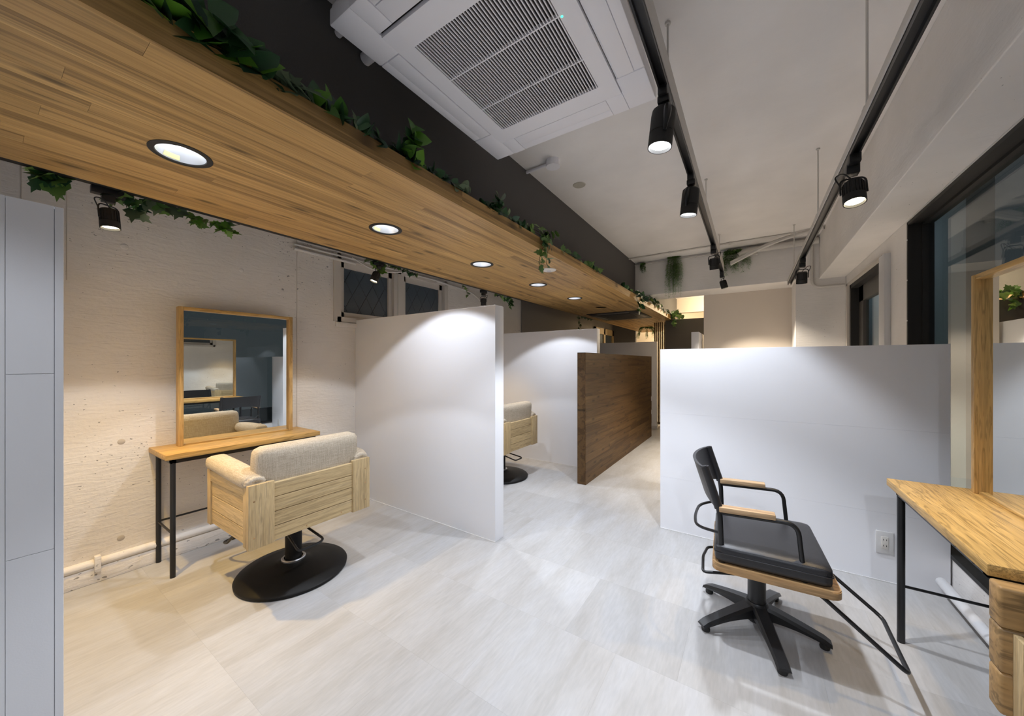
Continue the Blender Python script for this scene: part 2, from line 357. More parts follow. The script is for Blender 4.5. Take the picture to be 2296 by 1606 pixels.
    def obj(s, name, mat, parent=None, loc=None, smooth=True, angle=40):
        return add(name, s.mesh(name, mat, smooth, angle), parent, loc)
def add(name, me, parent=None, loc=None):
    o = bpy.data.objects.new(name, me); COL.objects.link(o)
    if loc is not None: o.location = loc
    if parent: o.parent = parent
    return o
def tag(o, label, cat, group=None, kind=None):
    o['label'] = label; o['category'] = cat
    if group: o['group'] = group
    if kind: o['kind'] = kind
    return o
def thing(name, label, cat, loc=(0, 0, 0), rz=0.0, group=None, kind=None):
    o = bpy.data.objects.new(name, None); COL.objects.link(o); o.location = loc; o.rotation_euler = (0, 0, rz)
    o.empty_display_size = 0.05
    return tag(o, label, cat, group, kind)
def struct(o, label, cat): return tag(o, label, cat, None, 'structure')
def copy_tree(o, parent=None):
    c = o.copy(); COL.objects.link(c)
    if parent: c.parent = parent
    for ch in list(o.children): copy_tree(ch, c)
    return c
def spot(parent, name, loc, direction, energy, color, angle, blend, radius=0.03):
    l = bpy.data.lights.new(name, 'SPOT'); l.energy = energy; l.color = color; l.spot_size = math.radians(angle); l.spot_blend = blend; l.shadow_soft_size = radius
    o = bpy.data.objects.new(name, l); COL.objects.link(o); o.location = loc
    o.rotation_euler = Vector(direction).to_track_quat('-Z', 'Y').to_euler()
    if parent: o.parent = parent
    return o
def cushion(b, x0, x1, y0, y1, z0, z1, r, puff=0.0, seg=4, mtx=None):
    """soft box: subdivided, rounded and slightly inflated"""
    r0 = bmesh.ops.create_cube(b.bm, size=2.0); vs = set(r0['verts'])
    es = list({e for v in vs for e in v.link_edges})
    rs = bmesh.ops.subdivide_edges(b.bm, edges=es, cuts=9, use_grid_fill=True)
    vs = list(b.bm.verts)                      # a cushion is always alone in its builder
    hx, hy, hz = (x1 - x0) / 2, (y1 - y0) / 2, (z1 - z0) / 2
    c = Vector(((x0 + x1) / 2, (y0 + y1) / 2, (z0 + z1) / 2))
    hs = (hx, hy, hz)
    for v in vs:
        p = v.co.copy()
        q = []
        for k in range(3):
            a = abs(p[k]); h = hs[k]
            # concentrate loops near the rounded edge
            t = a ** 0.75 if a > 0 else 0
            q.append(math.copysign(t * h, p[k]))
        q = Vector(q)
        inner = Vector([max(-(hs[k] - r), min(hs[k] - r, q[k])) for k in range(3)])
        d = q - inner
        if d.length > 1e-6: q = inner + d.normalized() * min(r, d.length) if d.length > r else inner + d
        f = [q[k] / hs[k] for k in range(3)]
        w = max(0, 1 - f[0] ** 2) * max(0, 1 - f[1] ** 2) if hz <= min(hx, hy) else (max(0, 1 - f[1] ** 2) * max(0, 1 - f[2] ** 2) if hx <= min(hy, hz) else max(0, 1 - f[0] ** 2) * max(0, 1 - f[2] ** 2))
        k = 2 if hz <= min(hx, hy) else (0 if hx <= min(hy, hz) else 1)
        q[k] += math.copysign(puff * w, q[k])
        v.co = c + q
        if mtx is not None: v.co = mtx @ v.co
    return b

# ================================================================== STRUCTURE
XL, XR, YB, YF, ZC = -2.97, 0.85, -2.2, 10.5, 2.585
# floor slab and its tiles (running bond, 457 mm)
fl = B().box(XL - .15, XR + .15, YB - .1, YF + .1, -0.12, -0.003).obj('floor', 'sub', smooth=False)
struct(fl, 'pale stone-look tiled floor running through the whole salon', 'floor')
TP = 0.4572; TY0 = 0.540; cache = {}
k0 = int(math.floor((-1.4 - TY0) / TP)); k1 = int(math.ceil((9.1 - TY0) / TP))
for k in range(k0, k1):
    y0, y1 = TY0 + k * TP, TY0 + (k + 1) * TP
    xs = -1.372 + (0.0 if (k - 3) % 2 == 0 else TP / 2)
    i0 = int(math.floor((XL - xs) / TP)); i1 = int(math.ceil((XR - xs) / TP))
    for i in range(i0, i1):
        a, b_ = max(XL, xs + i * TP), min(XR, xs + (i + 1) * TP)
        if b_ - a < 0.02: continue
        key = round(b_ - a, 4)
        if key not in cache:
            w, l, g = (b_ - a) / 2, TP / 2, 0.0001
            cache[key] = B().box(-w + g, w - g, -l + g, l - g, -0.003, 0.0).mesh('floor_tile', 'tile', smooth=False)
        add('floor_tile', cache[key], fl, ((a + b_) / 2, (y0 + y1) / 2, 0))
# ceiling
struct(B().box(XL - .15, XR + .15, YB - .1, YF + .1, ZC, ZC + .12).obj('ceiling', 'ceil', smooth=False), 'plain painted ceiling slab above the tracks and air conditioner', 'ceiling')
# left wall with window opening
WY0, WY1, WZ0, WZ1 = 1.735, 3.07, 1.575, 2.105
b = B()
b.box(XL - .15, XL, YB - .1, WY0, 0, ZC); b.box(XL - .15, XL, WY0, WY1, 0, WZ0); b.box(XL - .15, XL, WY0, WY1, WZ1, ZC); b.box(XL - .15, XL, WY1, 4.71, 0, ZC)
wl = struct(b.obj('wall_left', 'wall', smooth=False), 'pitted off-white painted concrete wall behind the wooden styling chairs', 'wall')
for (px, py, r) in ((272, 991, .016), (271, 1207, .016), (279, 553, .018), (541, 606, .015), (243, 1250, .012)):
    p = at_x(px, py, XL); s_ = 1 if py < 700 else -1
    B().lathe([(0, .0035), (r * .6, .003), (r * .85, .0012), (r, 0.0)], n=16, mtx=Matrix.Translation(p) @ Matrix.Rotation(PI / 2, 4, 'Y')).obj('tie_hole_plug', 'wall' if s_ > 0 else 'framebrown', wl)
for py_, (z0, z1) in ((0.13, (1.62, 2.585)), (0.27, (1.62, 2.585)), (1.41, (0.0, 2.585))):
    B().box(XL, XL + .002, py_ - .0012, py_ + .0012, z0, z1).obj('form_joint', 'framebrown', wl, smooth=False)
struct(B().box(XL - .15, XL + .02, 4.71, 7.75, 0, ZC).box(XL - .15, XL + .02, 7.75, 9.1, 2.0, ZC).box(XL - .15, XL, 9.1, YF + .1, 0, ZC).obj('wall_left_far', 'greige', smooth=False), 'grey-beige smooth wall beyond the second white partition', 'wall')
# skirting along left wall: rendered upstand with a half-round pipe moulding on top
b = B().box(XL, XL + .03, 0.12, 1.91, 0, 0.085, bev=.004).cyl((XL + .018, 0.12, .105), (XL + .018, 1.91, .105), 0.022, n=14)
bl = struct(b.obj('baseboard_left', 'wall'), 'rendered skirting with rounded pipe moulding along the concrete wall', 'baseboard')
B().box(XL + .012, XL + .045, .36, .385, .06, .145, bev=.004).obj('pipe_clip', 'wall', bl)
# window_1 in left wall: painted frame, two sashes of wired glass
w1 = thing('window_1', 'painted window with two wired-glass sashes high in the left wall', 'window', kind='structure')
XS = XL - .05
B().box(XL - .10, XL + .012, WY0 - .03, WY0 + .035, WZ0 - .03, WZ1 + .03).box(XL - .10, XL + .012, WY1 - .035, WY1 + .02, WZ0 - .03, WZ1 + .03).box(XL - .10, XL + .012, WY0, WY1, WZ1 - .02, WZ1 + .03).box(XL - .10, XL + .012, WY0, WY1, WZ0 - .03, WZ0 + .012).obj('window_frame', 'framewhite', w1, smooth=False)
B().box(XL - .10, XL + .004, 2.33, 2.455, WZ0, WZ1).box(XL + .004, XL + .012, 2.375, 2.41, WZ0, WZ1).obj('mullion', 'framewhite', w1, smooth=False)
for (ya, yb) in ((1.775, 2.33), (2.455, 3.03)):
    sa = B().box(XS - .02, XS + .02, ya, ya + .045, WZ0, WZ1).box(XS - .02, XS + .02, yb - .04, yb, WZ0, WZ1).box(XS - .02, XS + .02, ya, yb, WZ1 - .075, WZ1).box(XS - .02, XS + .02, ya, yb, WZ0, WZ0 + .06).obj('sash', 'framewhite', w1, smooth=False)
    B().box(XS - .006, XS - .001, ya + .04, yb - .035, WZ0 + .055, WZ1 - .07).obj('pane', 'frost', sa, smooth=False)
    # diamond wires, each a thin strand in front of the glass
    y_a, y_b, z_a, z_b = ya + .045, yb - .04, WZ0 + .06, WZ1 - .075
    for sgn in (1, -1):
        for j in range(-12, 16):
            c0 = (y_a if sgn > 0 else y_b) + j * 0.14
            pts = []
            for t in range(41):
                z = z_a + (z_b - z_a) * t / 40; y = c0 + sgn * (z - z_a) / 1.75
                if y_a <= y <= y_b: pts.append((XS + .0005, y, z))
            if len(pts) > 3: B().tube([pts[0], pts[-1]], .0022, 4).obj('wire', 'wire', sa)
struct(B().box(XL, XL + .02, 1.72, 1.98, WZ0 - .075, WZ0 - .035, bev=.003).obj('trim_window_sill', 'wall'), 'rough rendered sill strip under the wired-glass window', 'trim')
# pipes on the left wall above window
t = thing('wall_conduit', 'thin painted conduit with sagging cable above the wired-glass window', 'conduit')
B().tube([(XL + .02, 1.38, 2.075), (XL + .02, 1.9, 2.075)], .012, 8).obj('pipe', 'pipe', t)
B().tube([(XL + .02, 1.38, 2.11), (XL + .02, 3.0, 2.115)], .008, 8).obj('pipe', 'pipe', t)
B().tube(fillet([(XL + .03, 1.86, 2.12), (XL + .03, 2.1, 2.04), (XL + .03, 2.45, 2.115)], .2, 8), .006, 6).obj('cable', 'pipe', t)
B().tube(fillet([(XL + .02, 2.9, 2.11), (XL + .02, 3.55, 2.08), (XL + .02, 3.85, 1.9), (XL + .02, 3.85, 1.2)], .3, 8), .011, 8).obj('pipe', 'pipe', t)

# right wall with two openings
RW0, RW1, RZ0, RZ1 = -1.2, 3.351, 0.20, 2.095
SW0, SW1, SZ0, SZ1 = 3.863, 5.007, 0.2, 1.985
b = B(); x0, x1 = XR, XR + .106
b.box(x0, x1, YB - .1, RW0, 0, ZC).box(x0, x1, RW0, RW1, 0, RZ0).box(x0, x1, RW0, RW1, RZ1, ZC).box(x0, x1, RW1, SW0, 0, ZC)
b.box(x0, x1, SW0, SW1, 0, SZ0).box(x0, x1, SW0, SW1, SZ1, ZC).box(x0, x1, SW1, YF + .1, 0, ZC)
struct(b.obj('wall_right', 'wallR', smooth=False), 'painted concrete window wall on the street side', 'wall')
struct(B().box(0.627, XR, YB, 5.174, 2.11, ZC, bev=.004).obj('trim_beam_right', 'wallR', smooth=False), 'painted concrete beam running above the big shop window', 'beam')
struct(B().box(-1.356, XR, 5.174, 5.63, 2.121, ZC, bev=.004).obj('trim_beam_cross', 'wallR', smooth=False), 'painted concrete crossbeam that carries the hanging ferns', 'beam')
struct(B().box(0.425, XR, 5.174, 5.63, 0, 2.121, bev=.003).obj('wall_column', 'wallR', smooth=False), 'pitted concrete column under the crossbeam beside the narrow window', 'column')
struct(B().box(-0.542, 0.425, 5.63, 5.75, 0, ZC).obj('wall_back', 'beige', smooth=False), 'smooth beige wall set back under the crossbeam', 'wall')
struct(B().box(XL, XR, YB - .1, YB, 0, ZC).obj('wall_front', 'white', smooth=False), 'plain wall behind the photographer', 'wall')
struct(B().box(XL, XR, YF, YF + .1, 0, ZC).obj('wall_far', 'beige', smooth=False), 'beige end wall of the far warm-lit room', 'wall')
# dark bulkhead above the soffit
struct(B().box(-1.456, -1.356, YB, 5.174, 1.99, ZC).box(-1.456, -1.356, 5.63, 8.9, 1.99, ZC).obj('wall_bulkhead', 'grey', smooth=False), 'charcoal textured bulkhead wall rising from the wooden soffit to the ceiling', 'wall')
# big window_2
w2 = thing('window_2', 'large black-framed shop window behind the ash styling table', 'window', kind='structure')
B().box(XR - .008, XR + .012, RW1 - .02, RW1, RZ0, RZ1).box(XR - .008, XR + .012, RW0, RW1, RZ1 - .02, RZ1).box(XR - .008, XR + .012, RW0, RW1, RZ0, RZ0 + .02).box(XR - .008, XR + .012, RW0, RW0 + .02, RZ0, RZ1).obj('angle_trim', 'blackm', w2, smooth=False)
fr = B()
for (xa, xb, t_) in ((XR + .012, XR + .055, .015), (XR + .055, XR + .105, .030)):
    fr.box(xa, xb, RW1 - t_, RW1, RZ0, RZ1).box(xa, xb, RW0, RW1, RZ1 - t_, RZ1).box(xa, xb, RW0, RW1, RZ0, RZ0 + t_).box(xa, xb, RW0, RW0 + t_, RZ0, RZ1)
fr.obj('window_frame', 'blackm', w2, smooth=False)
B().box(XR + .078, XR + .084, RW0 + .026, RW1 - .026, RZ0 + .026, RZ1 - .026).obj('pane', 'glass', w2, smooth=False)
for z in (1.98, 1.72, 1.46):
    B().lathe([(0, .003), (.004, .002), (.005, 0)], n=8, mtx=Matrix.Translation((XR - .008, RW1 - .010, z)) @ Matrix.Rotation(-PI / 2, 4, 'Y')).obj('screw', 'chrome', w2)
# narrow window_3
w3 = thing('window_3', 'narrow dark-framed window in a white surround beside the column', 'window', kind='structure')
B().box(XR - .02, XR + .02, SW0 - .03, SW0, SZ0, SZ1 + .02).box(XR - .02, XR + .02, SW1, SW1 + .035, SZ0, SZ1 + .02).box(XR - .02, XR + .02, SW0 - .03, SW1 + .035, SZ1, SZ1 + .022).obj('surround', 'framewhite', w3, smooth=False)
B().box(XR, XR + .105, SW0, SW0 + .03, SZ0, SZ1).box(XR, XR + .105, SW1 - .06, SW1, SZ0, SZ1).box(XR, XR + .105, SW0, SW1, SZ1 - .04, SZ1).box(XR, XR + .105, SW0, SW1, SZ0, SZ0 + .04).obj('window_frame', 'blackm', w3, smooth=False)
B().box(XR + .06, XR + .10, SW0 + .03, SW0 + .14, SZ0, SZ1 - .04).box(XR + .06, XR + .10, SW1 - .22, SW1 - .06, SZ0, SZ1 - .04).box(XR + .06, XR + .10, SW0, SW1 - .06, SZ1 - .19, SZ1 - .04).obj('sash', 'framegrey', w3, smooth=False)
B().box(XR + .078, XR + .083, SW0 + .13, SW1 - .20, SZ0, SZ1 - .18).obj('pane', 'glass', w3, smooth=False)
tag(B().box(XR - .035, XR, 3.70, 3.835, 0, 1.99, bev=.003).obj('cable_duct', 'pipew'), 'white upright box duct on the wall between the two right windows', 'duct')
# skirting and pipe below the big window
tag(B().tube([(XR - .05, 2.70, .085), (XR - .05, -1.0, .085)], .022, 12).obj('floor_pipe', 'pipew'), 'white plastic pipe running along the floor under the shop window', 'pipe')
struct(B().box(XR - .012, XR, RW0, 2.735, 0.0, 0.045).obj('baseboard_right', 'framegrey', smooth=False), 'grey strip at the foot of the window wall', 'baseboard')
# outside: neighbouring wall and paving
struct(B().box(1.45, 1.6, 4.45, 9.5, -.12, 3.6).obj('wall_outside', 'extwall', smooth=False), 'rough blue-grey neighbouring wall seen through the shop window', 'wall')
struct(B().box(1.0, 6.0, -4, 11, -.3, -.12).obj('ground_outside', 'ground', smooth=False), 'dark paving outside the window', 'ground')

# ------------------------------------------------------------------ wooden soffit (bulkhead underside) with real boards
SX0, SX1, SZ, SY0, SY1 = -2.365, -1.200, 1.967, YB, 9.6
so = B().box(SX0 + .006, SX1 - .012, SY0, SY1, 2.03, 2.044).box(SX0, SX0 + .006, SY0, SY1, SZ, 2.044).obj('trim_soffit', 'blackm', smooth=False)
struct(so, 'long wooden plank soffit with recessed downlights under the dark bulkhead', 'soffit')
DL = [(-1.77, 0.431 + .8996 * i) for i in range(-2, 6)]
DLR = 0.0915
rnd = random.Random(4)
NR = 16; pw = (SX1 - .012 - SX0 - .006) / NR
boards = []
for r in range(NR):
    xa = SX0 + .006 + r * pw; y = SY0 - rnd.uniform(0, 1.2)
    while y < SY1:
        ln = rnd.uniform(1.1, 1.75); ya, yb = max(y, SY0), min(y + ln, SY1)
        if yb - ya > .05:
            w, l, g = pw / 2, (yb - ya) / 2, .0003
            o = B().box(-w + g, w - g, -l + g, l - g, 0, .008).obj('plank', 'soffit', so, (xa + w, (ya + yb) / 2, SZ), smooth=False)
            boards.append((o, xa, xa + pw, ya, yb))
        y += ln
cut = {}
for (o, xa, xb, ya, yb) in boards:
    for (cx, cy) in DL:
        if xa < cx + DLR and xb > cx - DLR and ya < cy + DLR and yb > cy - DLR:
            cut.setdefault(o, []).append((cx, cy))
tmp = []
for o, cs in cut.items():
    for (cx, cy) in cs:
        c_ = B().cyl((cx, cy, SZ - .05), (cx, cy, SZ + .05), DLR - .012, n=48).obj('cutter', 'blackm'); tmp.append(c_)
        md = o.modifiers.new('hole', 'BOOLEAN'); md.object = c_; md.operation = 'DIFFERENCE'; md.solver = 'EXACT'
bpy.context.view_layer.update()
dg = bpy.context.evaluated_depsgraph_get()
for o in cut:
    me = bpy.data.meshes.new_from_object(o.evaluated_get(dg)); me.materials.clear(); me.materials.append(M['soffit'])
    o.modifiers.clear(); o.data = me
for c_ in tmp: bpy.data.objects.remove(c_, do_unlink=True)
y = SY0
while y < SY1:                                      # fascia boards
    ln = rnd.uniform(1.4, 2.2); yb = min(y + ln, SY1)
    for (za, zb) in ((SZ, SZ + .034), (SZ + .034, SZ + .079)):
        B().box(-.012, 0, -(yb - y) / 2, (yb - y) / 2, za - SZ, zb - SZ).obj('plank', 'fascia', so, (SX1, (y + yb) / 2, SZ), smooth=False)
    y = yb
# downlights
def downlight(cx, cy, sticker, label):
    t = thing('downlight', label, 'downlight', (cx, cy, SZ), 0, 'downlights in the soffit')
    B().lathe([(DLR, .002), (DLR, -.002), (DLR - .004, -.004), (DLR - .018, -.004), (DLR - .020, -.001), (DLR - .020, .003)], n=48).obj('trim_ring', 'blackm', t)
    B().lathe([(DLR - .019, -.002), (.060, .025), (.046, .048)], n=48).obj('reflector', 'reflector', t)
    B().lathe([(.046, .047), (0, .047)], n=32).obj('lens', 'lampsoft', t)
    if sticker:
        a0, a1 = math.radians(170), math.radians(214); b = B(); prev = None
        for j in range(9):
            a = a0 + (a1 - a0) * j / 8
            lo = Vector((math.cos(a) * .0690, math.sin(a) * .0690, .003)); hi = Vector((math.cos(a) * .0615, math.sin(a) * .0615, .019))
            if prev: b.quad(prev[0], lo, hi, prev[1])
            prev = (lo, hi)
        b.obj('rating_label', 'sticker', t)
    spot(t, 'bulb', (0, 0, .030), (0, 0, -1), E_DOWN, COOL, 107, 0.10, .03)
for i, (cx, cy) in enumerate(DL):
    if cy < -1.0 or cy > 4.5: continue
    lab = {1: 'recessed downlight in the soffit behind the photographer', 2: 'recessed downlight with a yellow rating label, in line with the first black soffit spotlight',
           3: 'recessed downlight with a pale rating label, lighting the first tall white partition', 4: 'recessed downlight in the soffit just before the round white detector',
           5: 'recessed downlight in the soffit just past the round white detector', 6: 'last recessed downlight before the black cassette air conditioner'}[i]
    downlight(cx, cy, i in (2, 3), lab)
t = thing('smoke_detector', 'round white detector on the soffit beside the hanging ivy', 'detector', (-1.406, 2.672, SZ))
B().lathe([(.060, .002), (.060, -.004), (.052, -.009), (0, -.010)], n=32).obj('cover', 'detector', t)
B().lathe([(.018, -.009), (.016, -.014), (0, -.015)], n=16).obj('sensor', 'chrome', t)
# ------------------------------------------------------------------ partitions
def white_partition(y0, y1, x0, x1, h, label, name='partition_wall'):
    o = B().box(x0, x1, y0, y1, 0, h, bev=.0025).obj(name, 'white')
    return tag(o, label, 'partition')
# near one: body with separate end boards and corner beads
p1 = thing('partition_wall', 'tall white partition with visible board seams on its end face, beside the first black spotlight', 'partition')
B().box(XL, -1.406, .028, .120, 0, 1.566, bev=.001).obj('body', 'white', p1)
for (za, zb) in ((0, .739), (.740, 1.1625), (1.1635, 1.568)):
    B().box(-1.406, -1.403, .0405, .1085, za, zb, bev=.0005, seg=1).obj('panel', 'white', p1, smooth=False)
for (ya, yb) in ((.025, .0395), (.1095, .123)):
    B().box(-1.406, -1.4025, ya, yb, 0, 1.568, bev=.0005, seg=1).obj('corner_bead', 'white', p1, smooth=False)
def edge_strip(parent, x0, x1, y):
    B().box(x0, x1, y - .004, y, 0, .006).obj('floor_bead', 'outlet', parent, smooth=False)
p2 = thing('partition_wall', 'tall white partition lit by a downlight, standing beside the first wooden chair', 'partition')
B().box(XL, -1.404, 1.910, 2.007, 0, 1.571, bev=.002).obj('body', 'white', p2); edge_strip(p2, XL, -1.404, 1.910)
p3 = thing('partition_wall', 'tall white partition behind the second wooden chair and the wood-clad screen', 'partition')
B().box(XL, -1.410, 3.81, 3.90, 0, 1.565, bev=.002).obj('body', 'white', p3); edge_strip(p3, XL, -1.41, 3.81)
p4 = thing('partition_wall', 'farthest white partition with a skirting, behind the far end of the wood-clad screen', 'partition')
B().box(XL, -1.404, 6.785, 6.88, 0, 1.565, bev=.002).obj('body', 'white', p4)
B().box(XL, -1.394, 6.775, 6.785, 0, .05).obj('skirting', 'outlet', p4, smooth=False)
pr = thing('partition_wall', 'low white partition with a wall outlet behind the black chair', 'partition')
B().box(-.541, .842, 2.742, 2.835, 0, 1.284, bev=.002).obj('body', 'white', pr)
for (za, zb) in ((0, .372), (.3725, .83), (.8305, 1.284)):
    B().box(-.541, .842, 2.738, 2.742, za, zb, bev=.0004, seg=1).obj('panel', 'white', pr, smooth=False)
edge_strip(pr, -.541, .842, 2.738)
tag(B().box(-.658, -.568, 5.3, 6.3, 0, 1.594, bev=.002).obj('partition_wall', 'white'), 'white partition end showing between the dark grey panel and the beige wall', 'partition')
# wood-clad screen: core and boards
ws = thing('wood_screen', 'low partition clad in dark brown wooden boards between the aisles', 'partition')
B().box(-1.414, -1.336, 3.296, 6.056, 0, 1.281).obj('core', 'blackm', ws, smooth=False)
rnd = random.Random(9); nb = 18; bh = 1.287 / nb
for r in range(nb):
    z0 = r * bh; y = 3.290 - (rnd.uniform(0, .6))
    while y < 6.062:
        ln = rnd.uniform(.7, 1.15); ya, yb = max(y, 3.290), min(y + ln, 6.062)
        if yb - ya > .04: B().box(-.006, 0, -(yb - ya) / 2 + .0003, (yb - ya) / 2 - .0003, .0003, bh - .0003).obj('plank', 'walnut', ws, (-1.330, (ya + yb) / 2, z0), smooth=False)
        y += ln
B().box(-1.418, -1.336, 3.290, 3.296, 0, 1.287).obj('end_board', 'walnut', ws, smooth=False)
B().box(-1.418, -1.336, 3.290, 6.062, 1.281, 1.287).obj('top_board', 'walnut', ws, smooth=False)
B().box(-1.418, -1.412, 3.296, 6.062, 0, 1.281).obj('back_board', 'walnut', ws, smooth=False)
# outlet
t = thing('wall_outlet', 'white double wall outlet on the low white partition', 'outlet', (0.604, 2.738, 0.215))
B().box(-.035, .035, -.007, 0, -.06, .06, bev=.003).obj('cover_plate', 'outlet', t)
B().box(-.014, .014, -.010, -.006, -.033, .033, bev=.001).obj('socket_insert', 'detector', t)
for zz in (.016, -.016):
    for xx in (-.006, .006): B().box(xx - .001, xx + .001, -.0106, -.009, zz - .004, zz + .004).obj('slot', 'blackm', t, smooth=False)
# ================================================================== FURNITURE
def styling_table(label, loc, rz, L_, D, ztop, leg_y, back_bar=True, top_mat='ash_y', skip=None):
    """local: x from front (0) to wall side (-D ... ) ; y along the length, top surface at ztop"""
    t = thing('styling_table', label, 'table', loc, rz, 'styling tables')
    B().box(0, D, 0, L_, ztop - .030, ztop, bev=.002).obj('table_top', top_mat, t)
    f = B()
    f.box(.018, .042, leg_y - .012, L_ - leg_y + .012, ztop - .054, ztop - .030).box(D - .045, D - .021, leg_y - .012, L_ - leg_y + .012, ztop - .054, ztop - .030)
    f.box(.018, D - .021, leg_y - .012, leg_y + .012, ztop - .054, ztop - .030).box(.018, D - .021, L_ - leg_y - .012, L_ - leg_y + .012, ztop - .054, ztop - .030)
    f.obj('frame', 'black', t, smooth=False)
    for ly in (leg_y, L_ - leg_y):
        for lx in (.030, D - .033):
            if skip == (round(lx, 3), round(ly, 3)): continue
            B().cyl((lx, ly, 0), (lx, ly, ztop - .05), .0125, n=14).obj('leg', 'black', t)
        B().tube([(.030, ly, .24), (D - .033, ly, .24)], .006, 8).obj('stretcher', 'black', t)
    if back_bar: B().tube([(D - .033, leg_y, .245), (D - .033, L_ - leg_y, .245)], .006, 8).obj('stretcher', 'black', t)
    for yy in (leg_y + .05, leg_y + .16): B().cyl((.017, yy, ztop - .042), (.013, yy, ztop - .042), .006, n=8).obj('screw', 'blackm', t)
    return t
def styling_mirror(label, loc, rz, L_, Hh, depth):
    """local: glass faces -x; y along the width; base at z=0"""
    t = thing('styling_mirror', label, 'mirror', loc, rz, 'styling mirrors')
    fw = .024
    for (ya, yb) in ((0, fw), (L_ - fw, L_)):
        B().box(0, depth, ya, yb, 0, Hh, bev=.002).obj('frame_stile', 'ash_z', t)
    B().box(.002, depth, fw, L_ - fw, Hh - .020, Hh, bev=.002).obj('frame_rail', 'ash_y', t)
    B().box(.012, depth, fw, L_ - fw, 0, .010, bev=.001).obj('frame_rail', 'ash_y', t)
    B().box(depth - .016, depth - .004, fw, L_ - fw, .010, Hh - .020).obj('backing', 'blackm', t, smooth=False)
    B().box(.024, .028, fw - .001, L_ - fw + .001, .009, Hh - .019).obj('mirror_glass', 'mirror', t, smooth=False)
    return t
# left station: table against the concrete wall (front edge towards +x): rotate by 180 deg
styling_table('ash styling table on black steel legs against the concrete wall', (-2.632, 1.412, 0), PI, .836, .338, .686, .036)
styling_mirror('tall mirror in an ash frame standing on the table by the concrete wall', (-2.846, 1.322, .686), PI, .642, .842, .048)
# right station
tr = styling_table('ash styling table with drawers in front of the big shop window', (.503, 1.434, 0), 0, .816, .318, .676, .062, skip=(.030, .062))
styling_mirror('mirror in an ash frame standing on the table by the shop window', (.730, 1.10, .676), 0, 1.10, .858, .048)
# drawer block at the near end of the right table
dk = thing('drawer_unit', 'ash drawer unit hung under the end of the right styling table', 'drawers', (.503, 1.36, 0))
for (za, zb, xx) in ((.546, .645, 0), (.437, .545, 0), (.335, .436, 0)):
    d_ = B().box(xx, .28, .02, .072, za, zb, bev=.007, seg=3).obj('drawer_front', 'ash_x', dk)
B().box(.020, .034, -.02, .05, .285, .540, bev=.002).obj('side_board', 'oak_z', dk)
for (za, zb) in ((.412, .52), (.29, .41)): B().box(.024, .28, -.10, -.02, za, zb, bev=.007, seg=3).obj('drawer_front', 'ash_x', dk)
B().cyl((.045, .02, 0), (.045, .02, .335), .011, n=12).obj('leg', 'black', dk)
B().cyl((.25, .02, 0), (.25, .02, .335), .011, n=12).obj('leg', 'black', dk)

